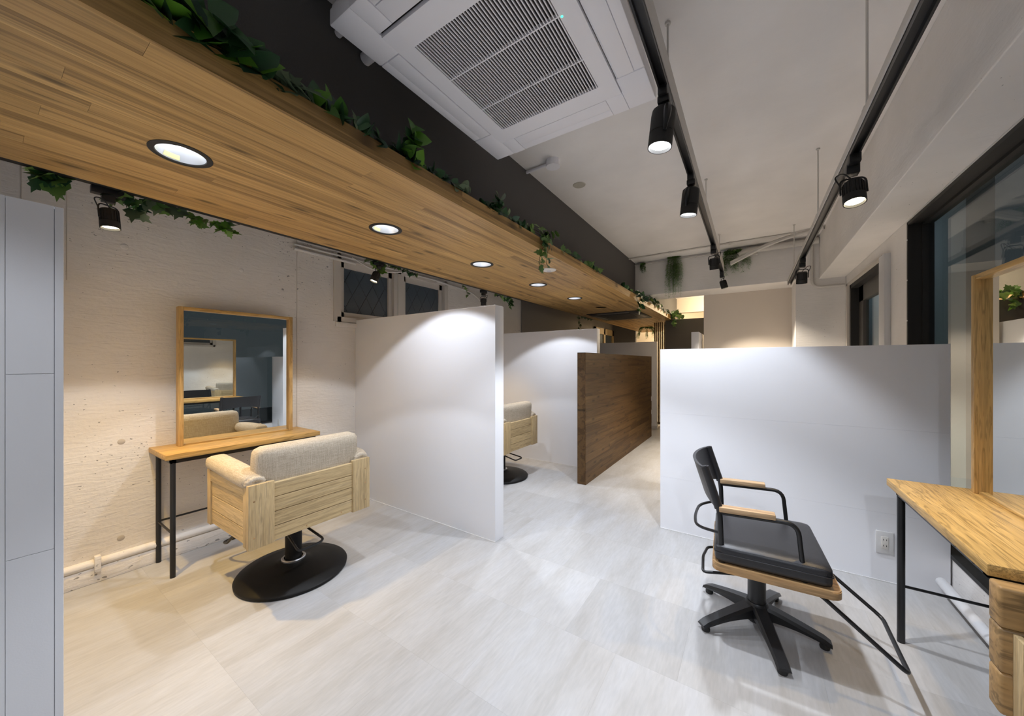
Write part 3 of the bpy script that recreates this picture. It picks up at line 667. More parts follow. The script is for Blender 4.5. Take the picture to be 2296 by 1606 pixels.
# ------------------------------------------------------------------ wooden styling chairs (local: back at +x, seat opens to -x, origin at base centre)
def wooden_chair(label, loc):
    t = thing('wooden_styling_chair', label, 'chair', loc, 0, 'wooden styling chairs')
    # round base, ring, post
    b = B().lathe([(0, 0), (.268, 0), (.276, .004), (.278, .016), (.274, .022), (.268, .024), (.262, .030), (.20, .042), (.10, .058), (.060, .072), (.056, .078), (0, .078)], n=64)
    ba = b.obj('base', 'rubber', t)
    B().lathe([(.048, .070), (.060, .070), (.061, .080), (.057, .084), (.048, .084)], n=32).obj('base_ring', 'chrome', ba)
    po = B().cyl((0, 0, .07), (0, 0, .33), .042, n=32).obj('post', 'rubber', t)
    lb = B()
    for j in range(10):
        a0 = math.radians(-62 + j * 7); a1 = math.radians(-62 + (j + 1) * 7); r = .0428
        lb.quad((r * math.cos(a0), r * math.sin(a0), .250), (r * math.cos(a1), r * math.sin(a1), .250), (r * math.cos(a1), r * math.sin(a1), .267), (r * math.cos(a0), r * math.sin(a0), .267))
    la = lb.obj('maker_label', 'labelw', po); la['label'] = 'small white label near top of post'
    ib = B()                                                     # illegible small print as short dark strokes
    for j in range(16):
        a0 = math.radians(-56 + j * 3.6); r = .0431; hgt = (.006, .004, .0045, .0035)[j % 4]
        ib.quad((r * math.cos(a0), r * math.sin(a0), .256), (r * math.cos(a0 + .03), r * math.sin(a0 + .03), .256), (r * math.cos(a0 + .03), r * math.sin(a0 + .03), .256 + hgt), (r * math.cos(a0), r * math.sin(a0), .256 + hgt))
    ib.obj('label_print', 'ink', la)
    # pump lever loop behind, footrest in front
    B().tube(fillet([(.0, .052, .245), (.205, .060, .215), (.232, .030, .215), (.232, -.085, .215), (.03, -.052, .245)], .022, 4), .0065, 8).obj('pump_lever', 'black', t)
    B().tube(fillet([(-.20, -.16, .30), (-.40, -.185, .12), (-.455, -.185, .115), (-.455, .185, .115), (-.40, .185, .12), (-.20, .16, .30)], .03, 4), .008, 8).obj('footrest', 'black', t)
    X0, X1, Y0, Y1, Z0, Z1 = -.278, .255, -.315, .315, .322, .618      # outer box of the wooden body
    # back: four boards and two wide posts
    nb = 4; bh = (Z1 - .012 - Z0) / nb
    for k in range(nb):
        B().box(X1 - .030, X1 - .008, Y0 + .10, Y1 - .10, Z0 + k * bh + .0012, Z0 + (k + 1) * bh - .0012, bev=.002, seg=1).obj('back_board', 'oak', t, smooth=False)
    for s_ in (-1, 1):
        B().box(X1 - .024, X1, s_ * .315 if s_ < 0 else .205, s_ * .205 if s_ < 0 else .315, Z0 - .004, Z1, bev=.002).obj('back_post', 'oak_z', t)
        # side: rear stile, front stile, top rail, inset boards
        ys = s_ * .312; yi = s_ * .290
        a_, b_ = min(ys, yi), max(ys, yi)
        B().box(X1 - .070, X1 - .024, a_, b_, Z0 - .002, Z1 - .006, bev=.002).obj('side_stile', 'oak_z', t)
        B().box(X0, X0 + .045, a_, b_, Z0 - .002, Z1 - .002, bev=.002).obj('side_stile', 'oak_z', t)
        B().box(X0 + .045, X1 - .070, a_, b_, Z1 - .062, Z1 - .006, bev=.002).obj('side_rail', 'oak_x', t)
        for k in range(3):
            h0 = Z0 + .004 + k * .076; c, d = sorted((s_ * .304, s_ * .288))
            B().box(X0 + .045, X1 - .070, c, d, h0 + .001, h0 + .075, bev=.002, seg=1).obj('side_board', 'oak_x', t, smooth=False)
    for (xx, yy, zz) in ((0, -.05, .017), (0, .14, .02), (0, .285, .05), (0, .285, .15), (0, .285, .235), (0, -.292, .05), (0, -.292, .22)):
        B().lathe([(0, .001), (.004, .0005), (.0045, 0)], n=8, mtx=Matrix.Translation((X1 - (.0078 if abs(yy) < .2 else -.0002), yy, Z0 + zz)) @ Matrix.Rotation(PI / 2, 4, 'Y')).obj('screw_plug', 'seat_oak', t)
    B().box(X1 - .034, X1 - .028, -.22, .22, Z0 + .002, Z1 - .02).box(X0 + .05, X1 - .07, -.290, -.286, Z0 + .006, Z0 + .23).box(X0 + .05, X1 - .07, .286, .290, Z0 + .006, Z0 + .23).obj('lining', 'stem', t, smooth=False)  # dark sheets added behind the boards, painting shade into the gaps
    B().box(X0 + .02, X1 - .03, -.288, .288, Z0 + .01, Z0 + .03).obj('seat_deck', 'oak', t, smooth=False)
    B().box(X0 + .004, X0 + .022, -.290, .290, Z0, Z0 + .09, bev=.002).obj('front_board', 'oak', t)
    b = B(); cushion(b, X0 + .005, X1 - .12, -.235, .235, .352, .47, .035, .012); b.obj('seat_cushion', 'linen', t, angle=80)
    mt = Matrix.Translation((X1 - .055, 0, .50)) @ Matrix.Rotation(math.radians(4), 4, 'Y') @ Matrix.Translation((-(X1 - .055), 0, -.50))
    b = B(); cushion(b, X1 - .148, X1 - .044, -.270, .270, .44, .774, .042, .012, mtx=mt); b.obj('back_cushion', 'linen', t, angle=80)
    for s_ in (-1, 1):
        mt = Matrix.Translation((0, s_ * .275, .636)) @ Matrix.Rotation(math.radians(3.0), 4, 'Y')
        b = B(); cushion(b, X0 - .012, X1 - .03, -.052, .052, -.034, .034, .032, .010, mtx=mt); b.obj('arm_cushion', 'linen', t, angle=80)
        # gathered end of the arm cover
        g = B(); gm = mt @ Matrix.Translation((X1 - .034, 0, -.004)) @ Matrix.Rotation(PI / 2, 4, 'Y')
        pr_ = []
        n_ = 36; ring = []
        for (rr, zz) in ((.043, -.012), (.045, .004), (.034, .016), (.014, .014), (0.001, .008)):
            ring.append([g.bm.verts.new(gm @ Vector(((.66 * rr * math.cos(2 * PI * k / n_)) * (1 + .06 * math.sin(12 * 2 * PI * k / n_)), rr * math.sin(2 * PI * k / n_) * (1 + .06 * math.sin(12 * 2 * PI * k / n_)), zz))) for k in range(n_)])
        for A, C in zip(ring, ring[1:]):
            for k in range(n_): g.bm.faces.new((A[k], A[(k + 1) % n_], C[(k + 1) % n_], C[k]))
        g.obj('gathered_end', 'linen', t, angle=80)
    return t
ch1 = wooden_chair('wooden styling chair with linen cushions in front of the ash-framed mirror', (-2.175, 1.015, 0))
ch2 = copy_tree(ch1); ch2.location = (-2.175, 3.068, 0)
ch2['label'] = 'wooden styling chair with linen cushions in the second bay, beside the wood-clad screen'

# ------------------------------------------------------------------ black styling chair (local: faces +x)
def black_chair():
    t = thing('black_styling_chair', 'black leather styling chair with wooden armrests on a five-star base', 'chair', (.023, 1.963, 0))
    yaw = math.radians(3)
    RM = Matrix.Rotation(yaw, 4, 'Z')
    # five-star base, each arm its own part
    hub = B().lathe([(0, .03), (.040, .03), (.046, .045), (.046, .105), (.040, .115), (0, .115)], n=28).obj('hub', 'black', t)
    B().cyl((0, 0, .10), (0, 0, .325), .035, n=28).obj('column', 'black', t)
    B().box(-.10, .12, -.09, .09, .318, .330, mtx=RM).obj('seat_plate', 'blackm', t, smooth=False)
    B().cyl((.075, -.015, .305), (.105, -.03, .285), .011, n=10).obj('lock_knob', 'blackm', t)
    tips = [(-.218, .158), (-.206, -.173), (.085, -.267), (.256, 0.0), (.083, .284)]
    for (tx, ty) in tips:
        d = Vector((tx, ty, 0)); R_ = d.length; d.normalize(); n = Vector((-d.y, d.x, 0))
        b = B(); prev = None; K = 10
        for j in range(K + 1):
            f = j / K; r = .03 + (R_ - .03) * f
            w = .030 - .006 * f; zt = .108 - .070 * f ** 1.15 + (.0 if f < .95 else -.006); zb = .052 - .034 * f ** .9 + .012 * math.sin(PI * f) + (.004 if f > .9 else 0)
            c = d * r
            cur = [b.bm.verts.new(c + n * w * .72 + Vector((0, 0, zt))), b.bm.verts.new(c - n * w * .72 + Vector((0, 0, zt))), b.bm.verts.new(c - n * w + Vector((0, 0, zt - .012))), b.bm.verts.new(c - n * w * .85 + Vector((0, 0, zb))), b.bm.verts.new(c + n * w * .85 + Vector((0, 0, zb))), b.bm.verts.new(c + n * w + Vector((0, 0, zt - .012)))]
            if prev:
                for k in range(6): b.bm.faces.new((prev[k], prev[(k + 1) % 6], cur[(k + 1) % 6], cur[k]))
            else: b.bm.faces.new(cur[::-1])
            prev = cur
        b.bm.faces.new(prev)
        lg = b.obj('base_arm', 'black', t)
        e = d * (R_ - .022)
        B().lathe([(0, 0), (.016, 0), (.018, .008), (.015, .024), (0, .024)], c=e, n=16).obj('glide', 'blackm', lg)
    # seat board and cushion
    sx0, sx1, sy0, sy1 = -.170, .245, -.240, .245
    def rr(x0, x1, y0, y1, r, n=6):
        out = []
        for (cx, cy, a0) in ((x1 - r, y1 - r, 0), (x0 + r, y1 - r, 90), (x0 + r, y0 + r, 180), (x1 - r, y0 + r, 270)):
            for j in range(n + 1):
                a = math.radians(a0 + 90 * j / n); out.append((cx + r * math.cos(a), cy + r * math.sin(a)))
        return out
    b = B().prism(rr(sx0, sx1, sy0, sy1, .03), lambda p, k: RM @ Vector((p[0], p[1], .322 + k * .030)))
    bmesh.ops.bevel(b.bm, geom=[e for e in b.bm.edges if abs(e.verts[0].co.z - e.verts[1].co.z) < 1e-4], offset=.003, segments=2, affect='EDGES')
    b.obj('seat_board', 'seat_oak', t)
    b = B(); cushion(b, sx0 + .008, sx1 - .022, sy0 + .010, sy1 - .010, .352, .428, .022, .010, mtx=RM); sc = b.obj('seat_cushion', 'leather', t, angle=80)
    pa = [RM @ Vector((p[0], p[1], .395)) for p in rr(sx0 + .0075, sx1 - .0215, sy0 + .0095, sy1 - .0095, .022, 4)]
    B().tube(pa, .0022, 6, closed=True).obj('piping', 'leather', sc)
    # two side frames: one bent tube each = rear post + arm + front post
    for s_ in (-1, 1):
        y = s_ * .208
        pts = fillet([(-.135, y, .35), (-.142, y, .560), (-.200, y, .745)], .04, 5)
        B().tube([RM @ Vector(p) for p in pts], .0105, 10).obj('back_post', 'black', t)
        pts = fillet([(-.142, y, .556), (.118, y, .566), (.138, y, .35)], .045, 6)
        B().tube([RM @ Vector(p) for p in pts], .0085, 10).obj('arm_tube', 'black', t)
        B().cyl(RM @ Vector((-.135, y, .350)), RM @ Vector((-.135, y, .358)), .0145, n=14).obj('ferrule', 'black', t)
        B().cyl(RM @ Vector((.138, y, .350)), RM @ Vector((.138, y, .358)), .0130, n=14).obj('ferrule', 'black', t)
        B().box(-.125, .068, y - .021, y + .021, .568, .590, bev=.004, mtx=RM @ Matrix.Rotation(math.radians(-2), 4, 'Y')).obj('armrest', 'arm_oak', t)
    # hoop behind the seat
    pts = fillet([(-.137, -.208, .47), (-.235, -.15, .455), (-.250, 0, .45), (-.235, .15, .455), (-.137, .208, .47)], .12, 8)
    B().tube([RM @ Vector(p) for p in pts], .0065, 8).obj('back_hoop', 'black', t)
    # leather sling back
    b = B(); nU, nV = 20, 8; fr_, bk = [], []
    for i in range(nU + 1):
        v = -1 + 2 * i / nU; y = v * .218; bow = (1 - v * v) ** .8 * .052
        ra, rb_ = [], []
        for j in range(nV + 1):
            f = j / nV; zb = .575 + .030 * (1 - v * v); z = zb + (.742 - zb) * f
            xx = -.142 - (z - .560) * .3135 - bow
            ra.append(b.bm.verts.new(RM @ Vector((xx + .006, y, z)))); rb_.append(b.bm.verts.new(RM @ Vector((xx - .006, y, z))))
        fr_.append(ra); bk.append(rb_)
    for i in range(nU):
        for j in range(nV):
            b.bm.faces.new((fr_[i][j], fr_[i + 1][j], fr_[i + 1][j + 1], fr_[i][j + 1])); b.bm.faces.new((bk[i][j], bk[i][j + 1], bk[i + 1][j + 1], bk[i + 1][j]))
        b.bm.faces.new((fr_[i][nV], fr_[i + 1][nV], bk[i + 1][nV], bk[i][nV])); b.bm.faces.new((fr_[i][0], bk[i][0], bk[i + 1][0], fr_[i + 1][0]))
    for ii in (0, nU):
        for j in range(nV): b.bm.faces.new((fr_[ii][j], bk[ii][j], bk[ii][j + 1], fr_[ii][j + 1]))
    bkr = b.obj('backrest', 'leather', t, angle=60)
    for s_ in (-1, 1):
        pts = [RM @ Vector((-.142 - (z - .560) * .3135, s_ * .208, z)) for z in (.574, .62, .68, .743)]
        B().tube(pts, .0165, 12).obj('post_sleeve', 'leather', bkr)
    # pump lever
    pts = fillet([(-.05, .06, .312), (-.195, .0, .300), (-.205, -.10, .300), (-.195, -.215, .285), (-.02, -.16, .300)], .018, 4)
    B().tube(pts, .006, 8).obj('pump_lever', 'black', t)
    # footrest loop
    pts = fillet([(.10, -.165, .318), (.19, -.185, .315), (.424, -.215, .135), (.430, .115, .135), (.19, .165, .315), (.10, .165, .318)], .028, 5)
    B().tube(pts, .0075, 10).obj('footrest', 'black', t)
    return t
black_chair()
# ================================================================== CEILING THINGS
# air conditioner cassette (underside at z = ZA)
ZA = 2.33
ac = thing('air_conditioner', 'white four-way ceiling cassette air conditioner with slatted intake grille', 'air conditioner', (-.764, 1.1535, ZA))
hx, hy = .422, .4835
b = B()
for (xa, xb, ya, yb) in ((-hx, -.313, -hy, hy), (.313, hx, -hy, hy), (-.313, .313, .369, hy), (-.313, .313, -hy, -.369)):
    b.box(xa, xb, ya, yb, .006, .055)
b.obj('panel_frame', 'acw', ac, smooth=False)
B().box(-hx, hx, -hy, hy, .045, .075, bev=.012).obj('panel_back', 'acw', ac)
for sx in (-1, 1):                                                    # rounded corner covers
    for sy in (-1, 1):
        x0, x1 = sorted((sx * .310, sx * (hx + .002))); y0, y1 = sorted((sy * .283, sy * (hy + .002)))
        xa, xb = sorted((sx * .240, sx * .310)); ya, yb = sorted((sy * .371, sy * (hy + .002)))
        B().box(x0, x1, y0, y1, 0, .058, bev=.006).box(xa, xb, ya, yb, 0, .050, bev=.003).obj('corner_cover', 'acw', ac)
for sx in (-1, 1):
    x0, x1 = sorted((sx * .321, sx * .384)); xa, xb = sorted((sx * .3855, sx * (hx + .001)))
    B().box(x0, x1, -.2805, .2805, 0, .012, bev=.002).box(xa, xb, -.2805, .2805, .001, .055, bev=.004).obj('air_flap', 'acw', ac)
for sy in (-1, 1):
    y0, y1 = sorted((sy * .373, sy * .440)); ya, yb = sorted((sy * .4415, sy * (hy + .001)))
    B().box(-.2375, .2375, y0, y1, 0, .012, bev=.002).box(-.2375, .2375, ya, yb, .001, .055, bev=.004).obj('air_flap', 'acw', ac)
gx, gy = .2415, .2745                                                  # grille opening
gf = B()
for (xa, xb, ya, yb) in ((-.310, -gx, -.362, .362), (gx, .310, -.362, .362), (-gx, gx, gy, .362), (-gx, gx, -.362, -gy)): gf.box(xa, xb, ya, yb, -.006, .010)
gr = gf.obj('intake_frame', 'acw', ac, smooth=False)
B().box(-gx - .03, gx + .03, -gy - .03, gy + .03, .026, .034).box(-.312, .312, -.364, .364, .0105, .0115).box(-.326, .326, -.380, .380, .012, .016).obj('filter', 'acd', ac, smooth=False)  # filter, plus black plates that paint the shade in the slots
me = B().box(-.0019, .0019, -gy, gy, -.005, .0005).mesh('grille_slat', 'acw', smooth=False)
ns = 41
for i in range(ns): add('grille_slat', me, gr, (-gx + (i + .5) * 2 * gx / ns, 0, 0))
for yy in (-.0885, .1135): B().box(-gx, gx, yy - .0022, yy + .0022, -.0055, .008).obj('cross_bar', 'acw', gr, smooth=False)
B().box(-hx + .06, hx - .06, -hy + .05, hy - .05, .07, ZC - ZA).obj('casing', 'acw', ac, smooth=False)
B().cyl((-.36, -.24, .135), (-.585, -.24, .135), .024, n=16).obj('drain_pipe', 'acw', ac)
B().cyl((-.36, -.36, .15), (-.585, -.36, .15), .014, n=16).obj('refrigerant_pipe', 'acw', ac)
B().lathe([(0, -.002), (.004, -.001), (.004, .002)], c=(gx + .008, -.085, -.006), n=10).obj('indicator_light', 'led', ac)  # glowing dot stands in for a green reflected glint
# black cassette let into the soffit
bc = thing('air_conditioner', 'black cassette air conditioner set into the wooden soffit at the far end', 'air conditioner', (-1.80, 5.95, SZ))
B().box(-.40, .40, -.485, .485, -.012, -.0005, bev=.004).obj('panel', 'blackm', bc)
for sx in (-1, 1):
    x0, x1 = sorted((sx * .31, sx * .37)); B().box(x0, x1, -.30, .30, -.018, -.010, bev=.002).obj('air_flap', 'framegrey', bc)
    y0, y1 = sorted((sx * .385, sx * .445)); B().box(-.25, .25, y0, y1, -.018, -.010, bev=.002).obj('air_flap', 'framegrey', bc)
B().box(-.23, .23, -.27, .27, -.016, -.011).obj('intake_grille', 'acd', bc, smooth=False)
# smoke alarm and blank cover on the ceiling
t = thing('ceiling_sensor', 'white cylindrical sensor with conduit stub on the ceiling beside the air conditioner', 'detector', (-1.136, 2.218, ZC))
B().cyl((0, 0, -.045), (0, 0, 0), .048, n=32).obj('housing', 'acw', t)
B().tube([(-.03, 0, -.014), (-.235, .012, -.014)], .011, 8).obj('conduit', 'acw', t)
tag(B().lathe([(0, -.004), (.046, -.004), (.050, 0)], c=(-1.121, 2.639, ZC), n=32).obj('ceiling_cover_plate', 'speaker'), 'flat round beige cover plate on the ceiling', 'cover plate')
# lighting tracks
def track(label, x, z, y0, y1, rods, white_h):
    t = thing('lighting_track', label, 'track', (x, 0, z), 0, 'lighting tracks')
    b = B().box(-.017, -.010, y0, y1, 0, .022).box(.010, .017, y0, y1, 0, .022).box(-.017, .017, y0, y1, .018, .024)
    b.obj('rail', 'black', t, smooth=False)
    B().box(-.021, .021, y0, y1, .024, .024 + white_h, bev=.002).obj('raceway', 'pipe', t, smooth=False)
    for ry in rods:
        r = B().cyl((0, ry, .024 + white_h), (0, ry, ZC - z), .0042, n=8).obj('hanger_rod', 'pipe', t)
        B().cyl((0, ry, ZC - z - .008), (0, ry, ZC - z), .011, n=10).obj('rod_nut', 'pipe', r)
        B().box(-.012, .012, ry - .018, ry + .018, .024 + white_h, .024 + white_h + .03, bev=.002).obj('hanger_clip', 'pipe', r)
    return t
T1X, T1Z, T2X, T2Z = -.283, 2.255, .366, 2.066
track('black lighting track in white channel beside the air conditioner', T1X, T1Z, -1.6, 4.97, (0.1, 1.579, 3.09, 4.5), .082)
track('black lighting track in white channel beside the concrete beam', T2X, T2Z, -1.6, 5.12, (0.3, 1.87, 3.053, 4.6), .035)
track_l = thing('lighting_track', 'thin black lighting track along the wall-side edge of the soffit', 'track', (-2.40, 0, 1.975), 0, 'lighting tracks')
B().box(-.02, .034, -1.6, 4.2, 0, .03).obj('rail', 'blackm', track_l, smooth=False)
def orient(d):                                   # local -z -> d
    return Vector(d).normalized().to_track_quat('-Z', 'Y').to_matrix().to_4x4()
def big_spot(label, x, y, z, d, energy):
    t = thing('track_spotlight', label, 'spotlight', (x, y, z), 0, 'large spotlights on the track')
    B().box(-.017, .017, -.045, .045, -.030, .006, bev=.004).box(-.022, .022, -.030, .030, -.052, -.022, bev=.006).obj('adapter', 'black', t)
    R = Matrix.Translation((0, 0, -.052)) @ orient(d)
    B().cyl((0, 0, -.02), R @ Vector((0, 0, -.02)), .013, n=12).obj('swivel', 'blackm', t)
    hd = B().lathe([(0, -.008), (.030, -.010), (.043, -.022), (.045, -.04), (.045, -.108), (.0425, -.109), (.0425, -.113), (.045, -.114), (.045, -.165), (.042, -.165), (.041, -.150), (0, -.150)], n=36, mtx=R).obj('head', 'blackm', t)
    B().lathe([(.0405, -.1505), (.038, -.153), (0, -.153)], n=30, mtx=R).obj('lens', 'lampwhite', hd)
    b = B(); pts = fillet([(-.02, 0, -.012), (-.058, 0, -.035), (-.064, 0, -.085), (-.050, 0, -.125)], .04, 6)
    b.tube([R @ Vector(p) for p in pts], lambda f: .011 * (.6 + .7 * math.sin(PI * f)), 8); b.obj('yoke_arm', 'black', t)
    spot(t, 'bulb', R @ Vector((0, 0, -.17)), d, energy, COOL, 104, .3, .03)
def small_spot(label, x, y, z, d, energy, color, warm=True, s=1.0, angle=70, group='small black spotlights', lit=True, blend=.5):
    t = thing('track_spotlight', label, 'spotlight', (x, y, z), 0, group)
    B().box(-.016 * s, .016 * s, -.05 * s, .05 * s, -.028 * s, .004, bev=.003).box(-.018 * s, .018 * s, -.020 * s, .020 * s, -.055 * s, -.02 * s, bev=.003).obj('adapter', 'black', t)
    R = Matrix.Translation((0, 0, -.060 * s)) @ orient(d)
    hw = .036 * s
    pts = fillet([(hw, 0, -.070 * s), (hw, 0, -.008 * s), (-hw, 0, -.008 * s), (-hw, 0, -.070 * s)], .02 * s, 4)
    B().tube([R @ Vector(p) for p in pts], .003 * s, 6).obj('yoke', 'black', t)
    prof = [(0, -.025 * s), (.026 * s, -.026 * s), (.029 * s, -.032 * s), (.029 * s, -.078 * s), (.032 * s, -.080 * s), (.032 * s, -.108 * s), (.029 * s, -.108 * s), (.028 * s, -.098 * s), (0, -.098 * s)]
    hd = B().lathe(prof, n=28, mtx=R).obj('head', 'blackm', t)
    fb = B()
    for k in range(20):
        a = 2 * PI * k / 20
        fb.box(.0285 * s, .0315 * s, -.0014 * s, .0014 * s, -.078 * s, -.034 * s, mtx=R @ Matrix.Rotation(a, 4, 'Z'))
    fb.obj('cooling_fins', 'blackm', hd, smooth=False)
    B().lathe([(.0275 * s, -.0985 * s), (0, -.0985 * s)], n=24, mtx=R).obj('lens', 'lampwarm' if warm else 'lampwhite', hd)
    B().tube([R @ Vector(p) for p in fillet([(.0, .01 * s, -.026 * s), (.03 * s, .02 * s, .008 * s), (.05 * s, .0, .01 * s), (.036 * s, 0, -.03 * s)], .02 * s, 5)], .0022 * s, 6).obj('cord', 'black', t)
    spot(t, 'bulb', R @ Vector((0, 0, -.112 * s)), d, energy, color, angle, blend, .022)
big_spot('large lit spotlight on the track beside the air conditioner corner', T1X, 1.512, T1Z, (-.10, -.05, -1), E_BIG)
big_spot('large lit spotlight on the track beyond the air conditioner', T1X, 2.285, T1Z, (-.10, .02, -1), E_BIG)
big_spot('large lit spotlight on the same track behind the photographer', T1X, -.55, T1Z, (-.25, .12, -1), E_BIG * .36)  # added fill lamp behind the camera, lifts the near partition end
small_spot('small black spotlight on the beam-side track behind the photographer', T2X, -.55, T2Z, (.10, .60, -1), 28, COOL, False, 1.2, 105, blend=1.0)  # second added fill lamp behind the camera, for the low partition
small_spot('small black spotlight near the far end of the left ceiling track, beside the larger fern', T1X, 3.76, T1Z, (.05, .25, -1), 56, SOFTW, s=1.25, angle=95)
small_spot('small black spotlight at the far tip of the left ceiling track', T1X, 4.90, T1Z, (.25, .1, -1), 46, SOFTW, s=1.15, angle=95)
small_spot('ribbed black spotlight on the track beside the concrete beam', T2X, 2.107, T2Z, (.02, -.26, -1), E_R2, WARM, s=1.2, angle=66)
small_spot('small black spotlight at the far half of the track by the concrete beam', T2X, 3.916, T2Z, (.0, .3, -1), 54, SOFTW, s=1.2, angle=95)
ZL = 1.972
small_spot('black spotlight under the soffit edge beside the near white partition', -2.425, .339, ZL, (.10, .05, -1), E_LEFT * 2.8, (1.0, 0.64, 0.18), s=1.05, angle=92, blend=1.0, group='spotlights along the soffit edge')
small_spot('black spotlight under the soffit edge in front of the wired-glass window', -2.425, 1.885 - .13, ZL, (-.10, -.35, -1), E_LEFT * .8, WARM, s=.95, angle=70, blend=1.0, group='spotlights along the soffit edge')
small_spot('black spotlight under the soffit edge in the second bay', -2.425, 3.084, ZL, (-.10, .12, -1), E_LEFT * 1.4, WARM, s=.95, angle=80, blend=1.0, group='spotlights along the soffit edge')
# conduits and pipes at the crossbeam
def pipe(label, pts, r, fr_=.1, mat='pipe', clips=()):
    t = thing('ceiling_pipe', label, 'pipe')
    B().tube(fillet(pts, fr_, 8), r, 10).obj('tube', mat, t)
    for (p, w) in clips: B().box(p[0] - w, p[0] + w, p[1] - w, p[1] + w, p[2] - w, p[2] + w, bev=.003).obj('clip', mat, t)
    return t
pipe('thin white conduit across the ceiling in front of the crossbeam', [(-1.356, 4.86, ZC - .012), (.36, 4.86, ZC - .012)], .009, clips=[((-.85, 4.86, ZC - .012), .013), ((-.2, 4.86, ZC - .012), .013)])
pipe('thin white conduit along the top of the crossbeam face', [(-1.356, 5.16, ZC - .03), (.2, 5.16, ZC - .03)], .008, clips=[((-.6, 5.16, ZC - .03), .012)])
pipe('thick insulated pipe along the top of the crossbeam', [(-.12, 5.12, ZC - .10), (-.05, 5.12, ZC - .06), (.62, 5.12, ZC - .06)], .034, .05, clips=[((.05, 5.13, ZC - .10), .02), ((-.12, 5.14, ZC - .12), .022)])
for k, dz in enumerate((0, .045)):
    pipe(('upper' if k == 0 else 'lower') + ' of the two bent conduits rising over the thick pipe', [(-.20, 5.02, ZC - .20 - dz * .5), (.22, 4.95, ZC - .03 - dz * .3), (.62, 4.78, ZC - .025 - dz * .1)], .015, .25)
pipe('conduit that drops down the column and bends to the narrow window', [(.565, 5.15, ZC - .08), (.565, 5.15, 2.02), (.835, 5.155, 2.02)], .013, .09)
# ================================================================== FAR END
tag(B().box(-1.315, -.20, 7.10, 7.18, 0, 1.975, bev=.002).obj('grey_panel', 'grey'), 'dark grey partition panel standing under the far end of the soffit', 'partition')
struct(B().box(XL, -2.376, 9.1, 9.2, 0, ZC).obj('wall_far_left', 'grey', smooth=False), 'dark grey wall block beside the wooden far door', 'wall')
sl = thing('slat_screen', 'screen of dark upright wooden slats behind the grey panel', 'screen', (-1.56, 7.4, 0))
me = B().box(-.010, .010, -.02, .02, 0, SZ, bev=.001, seg=1).mesh('slat', 'walnut', smooth=False)
for k in range(8): add('slat', me, sl, (k * .036, 0, 0))
B().box(-.02, .29, -.015, .015, 0, .03).obj('foot_rail', 'walnut', sl, smooth=False)
dr = thing('door_1', 'pale wooden glazed door in the far left wall', 'door', (XL, 7.75, 0), kind='structure')
B().box(0, .05, 0, .10, 0, 2.0).box(0, .05, 1.25, 1.35, 0, 2.0).box(0, .05, .62, .72, 0, 2.0).box(0, .05, 0, 1.35, 1.86, 2.0).box(0, .05, 0, 1.35, 0, .25).obj('door_frame', 'oak_z', dr, smooth=False)
for (ya, yb) in ((.10, .62), (.72, 1.25)): B().box(.015, .022, ya, yb, .25, 1.86).obj('pane', 'frost', dr, smooth=False)
def globe(label, loc, r, energy, color, up=True):
    t = thing('pendant_lamp', label, 'lamp', loc)
    z = ZC - loc[2]
    B().lathe([(r * math.sin(PI * k / 12), -r * math.cos(PI * k / 12)) for k in range(13)], n=20).obj('globe', 'lampwarm', t)
    B().cyl((0, 0, r * .95), (0, 0, z), .006, n=8).obj('stem', 'blackm', t)
    l = bpy.data.lights.new('bulb', 'POINT'); l.energy = energy; l.color = color; l.shadow_soft_size = r * 1.05
    o = bpy.data.objects.new('bulb', l); COL.objects.link(o); o.parent = t; o.location = (0, 0, -r - .03)
wl_ = thing('outdoor_wall_lamp', 'globe wall lamp outside on the facade above the narrow window', 'lamp', (XR + .106, 6.3, 2.7))  # added lamp out of view, brightens the wall outside the shop window
B().box(0, .02, -.05, .05, -.08, .08, bev=.004).cyl((.02, 0, 0), (.06, 0, 0), .012, n=10).obj('bracket', 'blackm', wl_)
B().lathe([(.05 * math.sin(PI * k / 12), -.05 * math.cos(PI * k / 12)) for k in range(13)], c=(.105, 0, 0), n=20).obj('globe', 'lampwhite', wl_)
_l = bpy.data.lights.new('bulb', 'POINT'); _l.energy = 8; _l.color = (.80, .92, 1.0); _l.shadow_soft_size = .05
_o = bpy.data.objects.new('bulb', _l); COL.objects.link(_o); _o.parent = wl_; _o.location = (.105, 0, -.11)
globe('warm globe lamp in the room beyond the dark grey panel', (-.30, 7.9, 2.25), .06, E_FAR, (1.0, .80, .52))
globe('warm globe lamp in the passage behind the far door', (-1.75, 9.75, 2.0), .05, E_FAR * .5, (1.0, .76, .45))
tag(B().box(-1.356, XR, 8.6, 8.75, 2.28, ZC).obj('far_ceiling_beam', 'beige'), 'lit beige ceiling beam in the far warm room', 'beam')

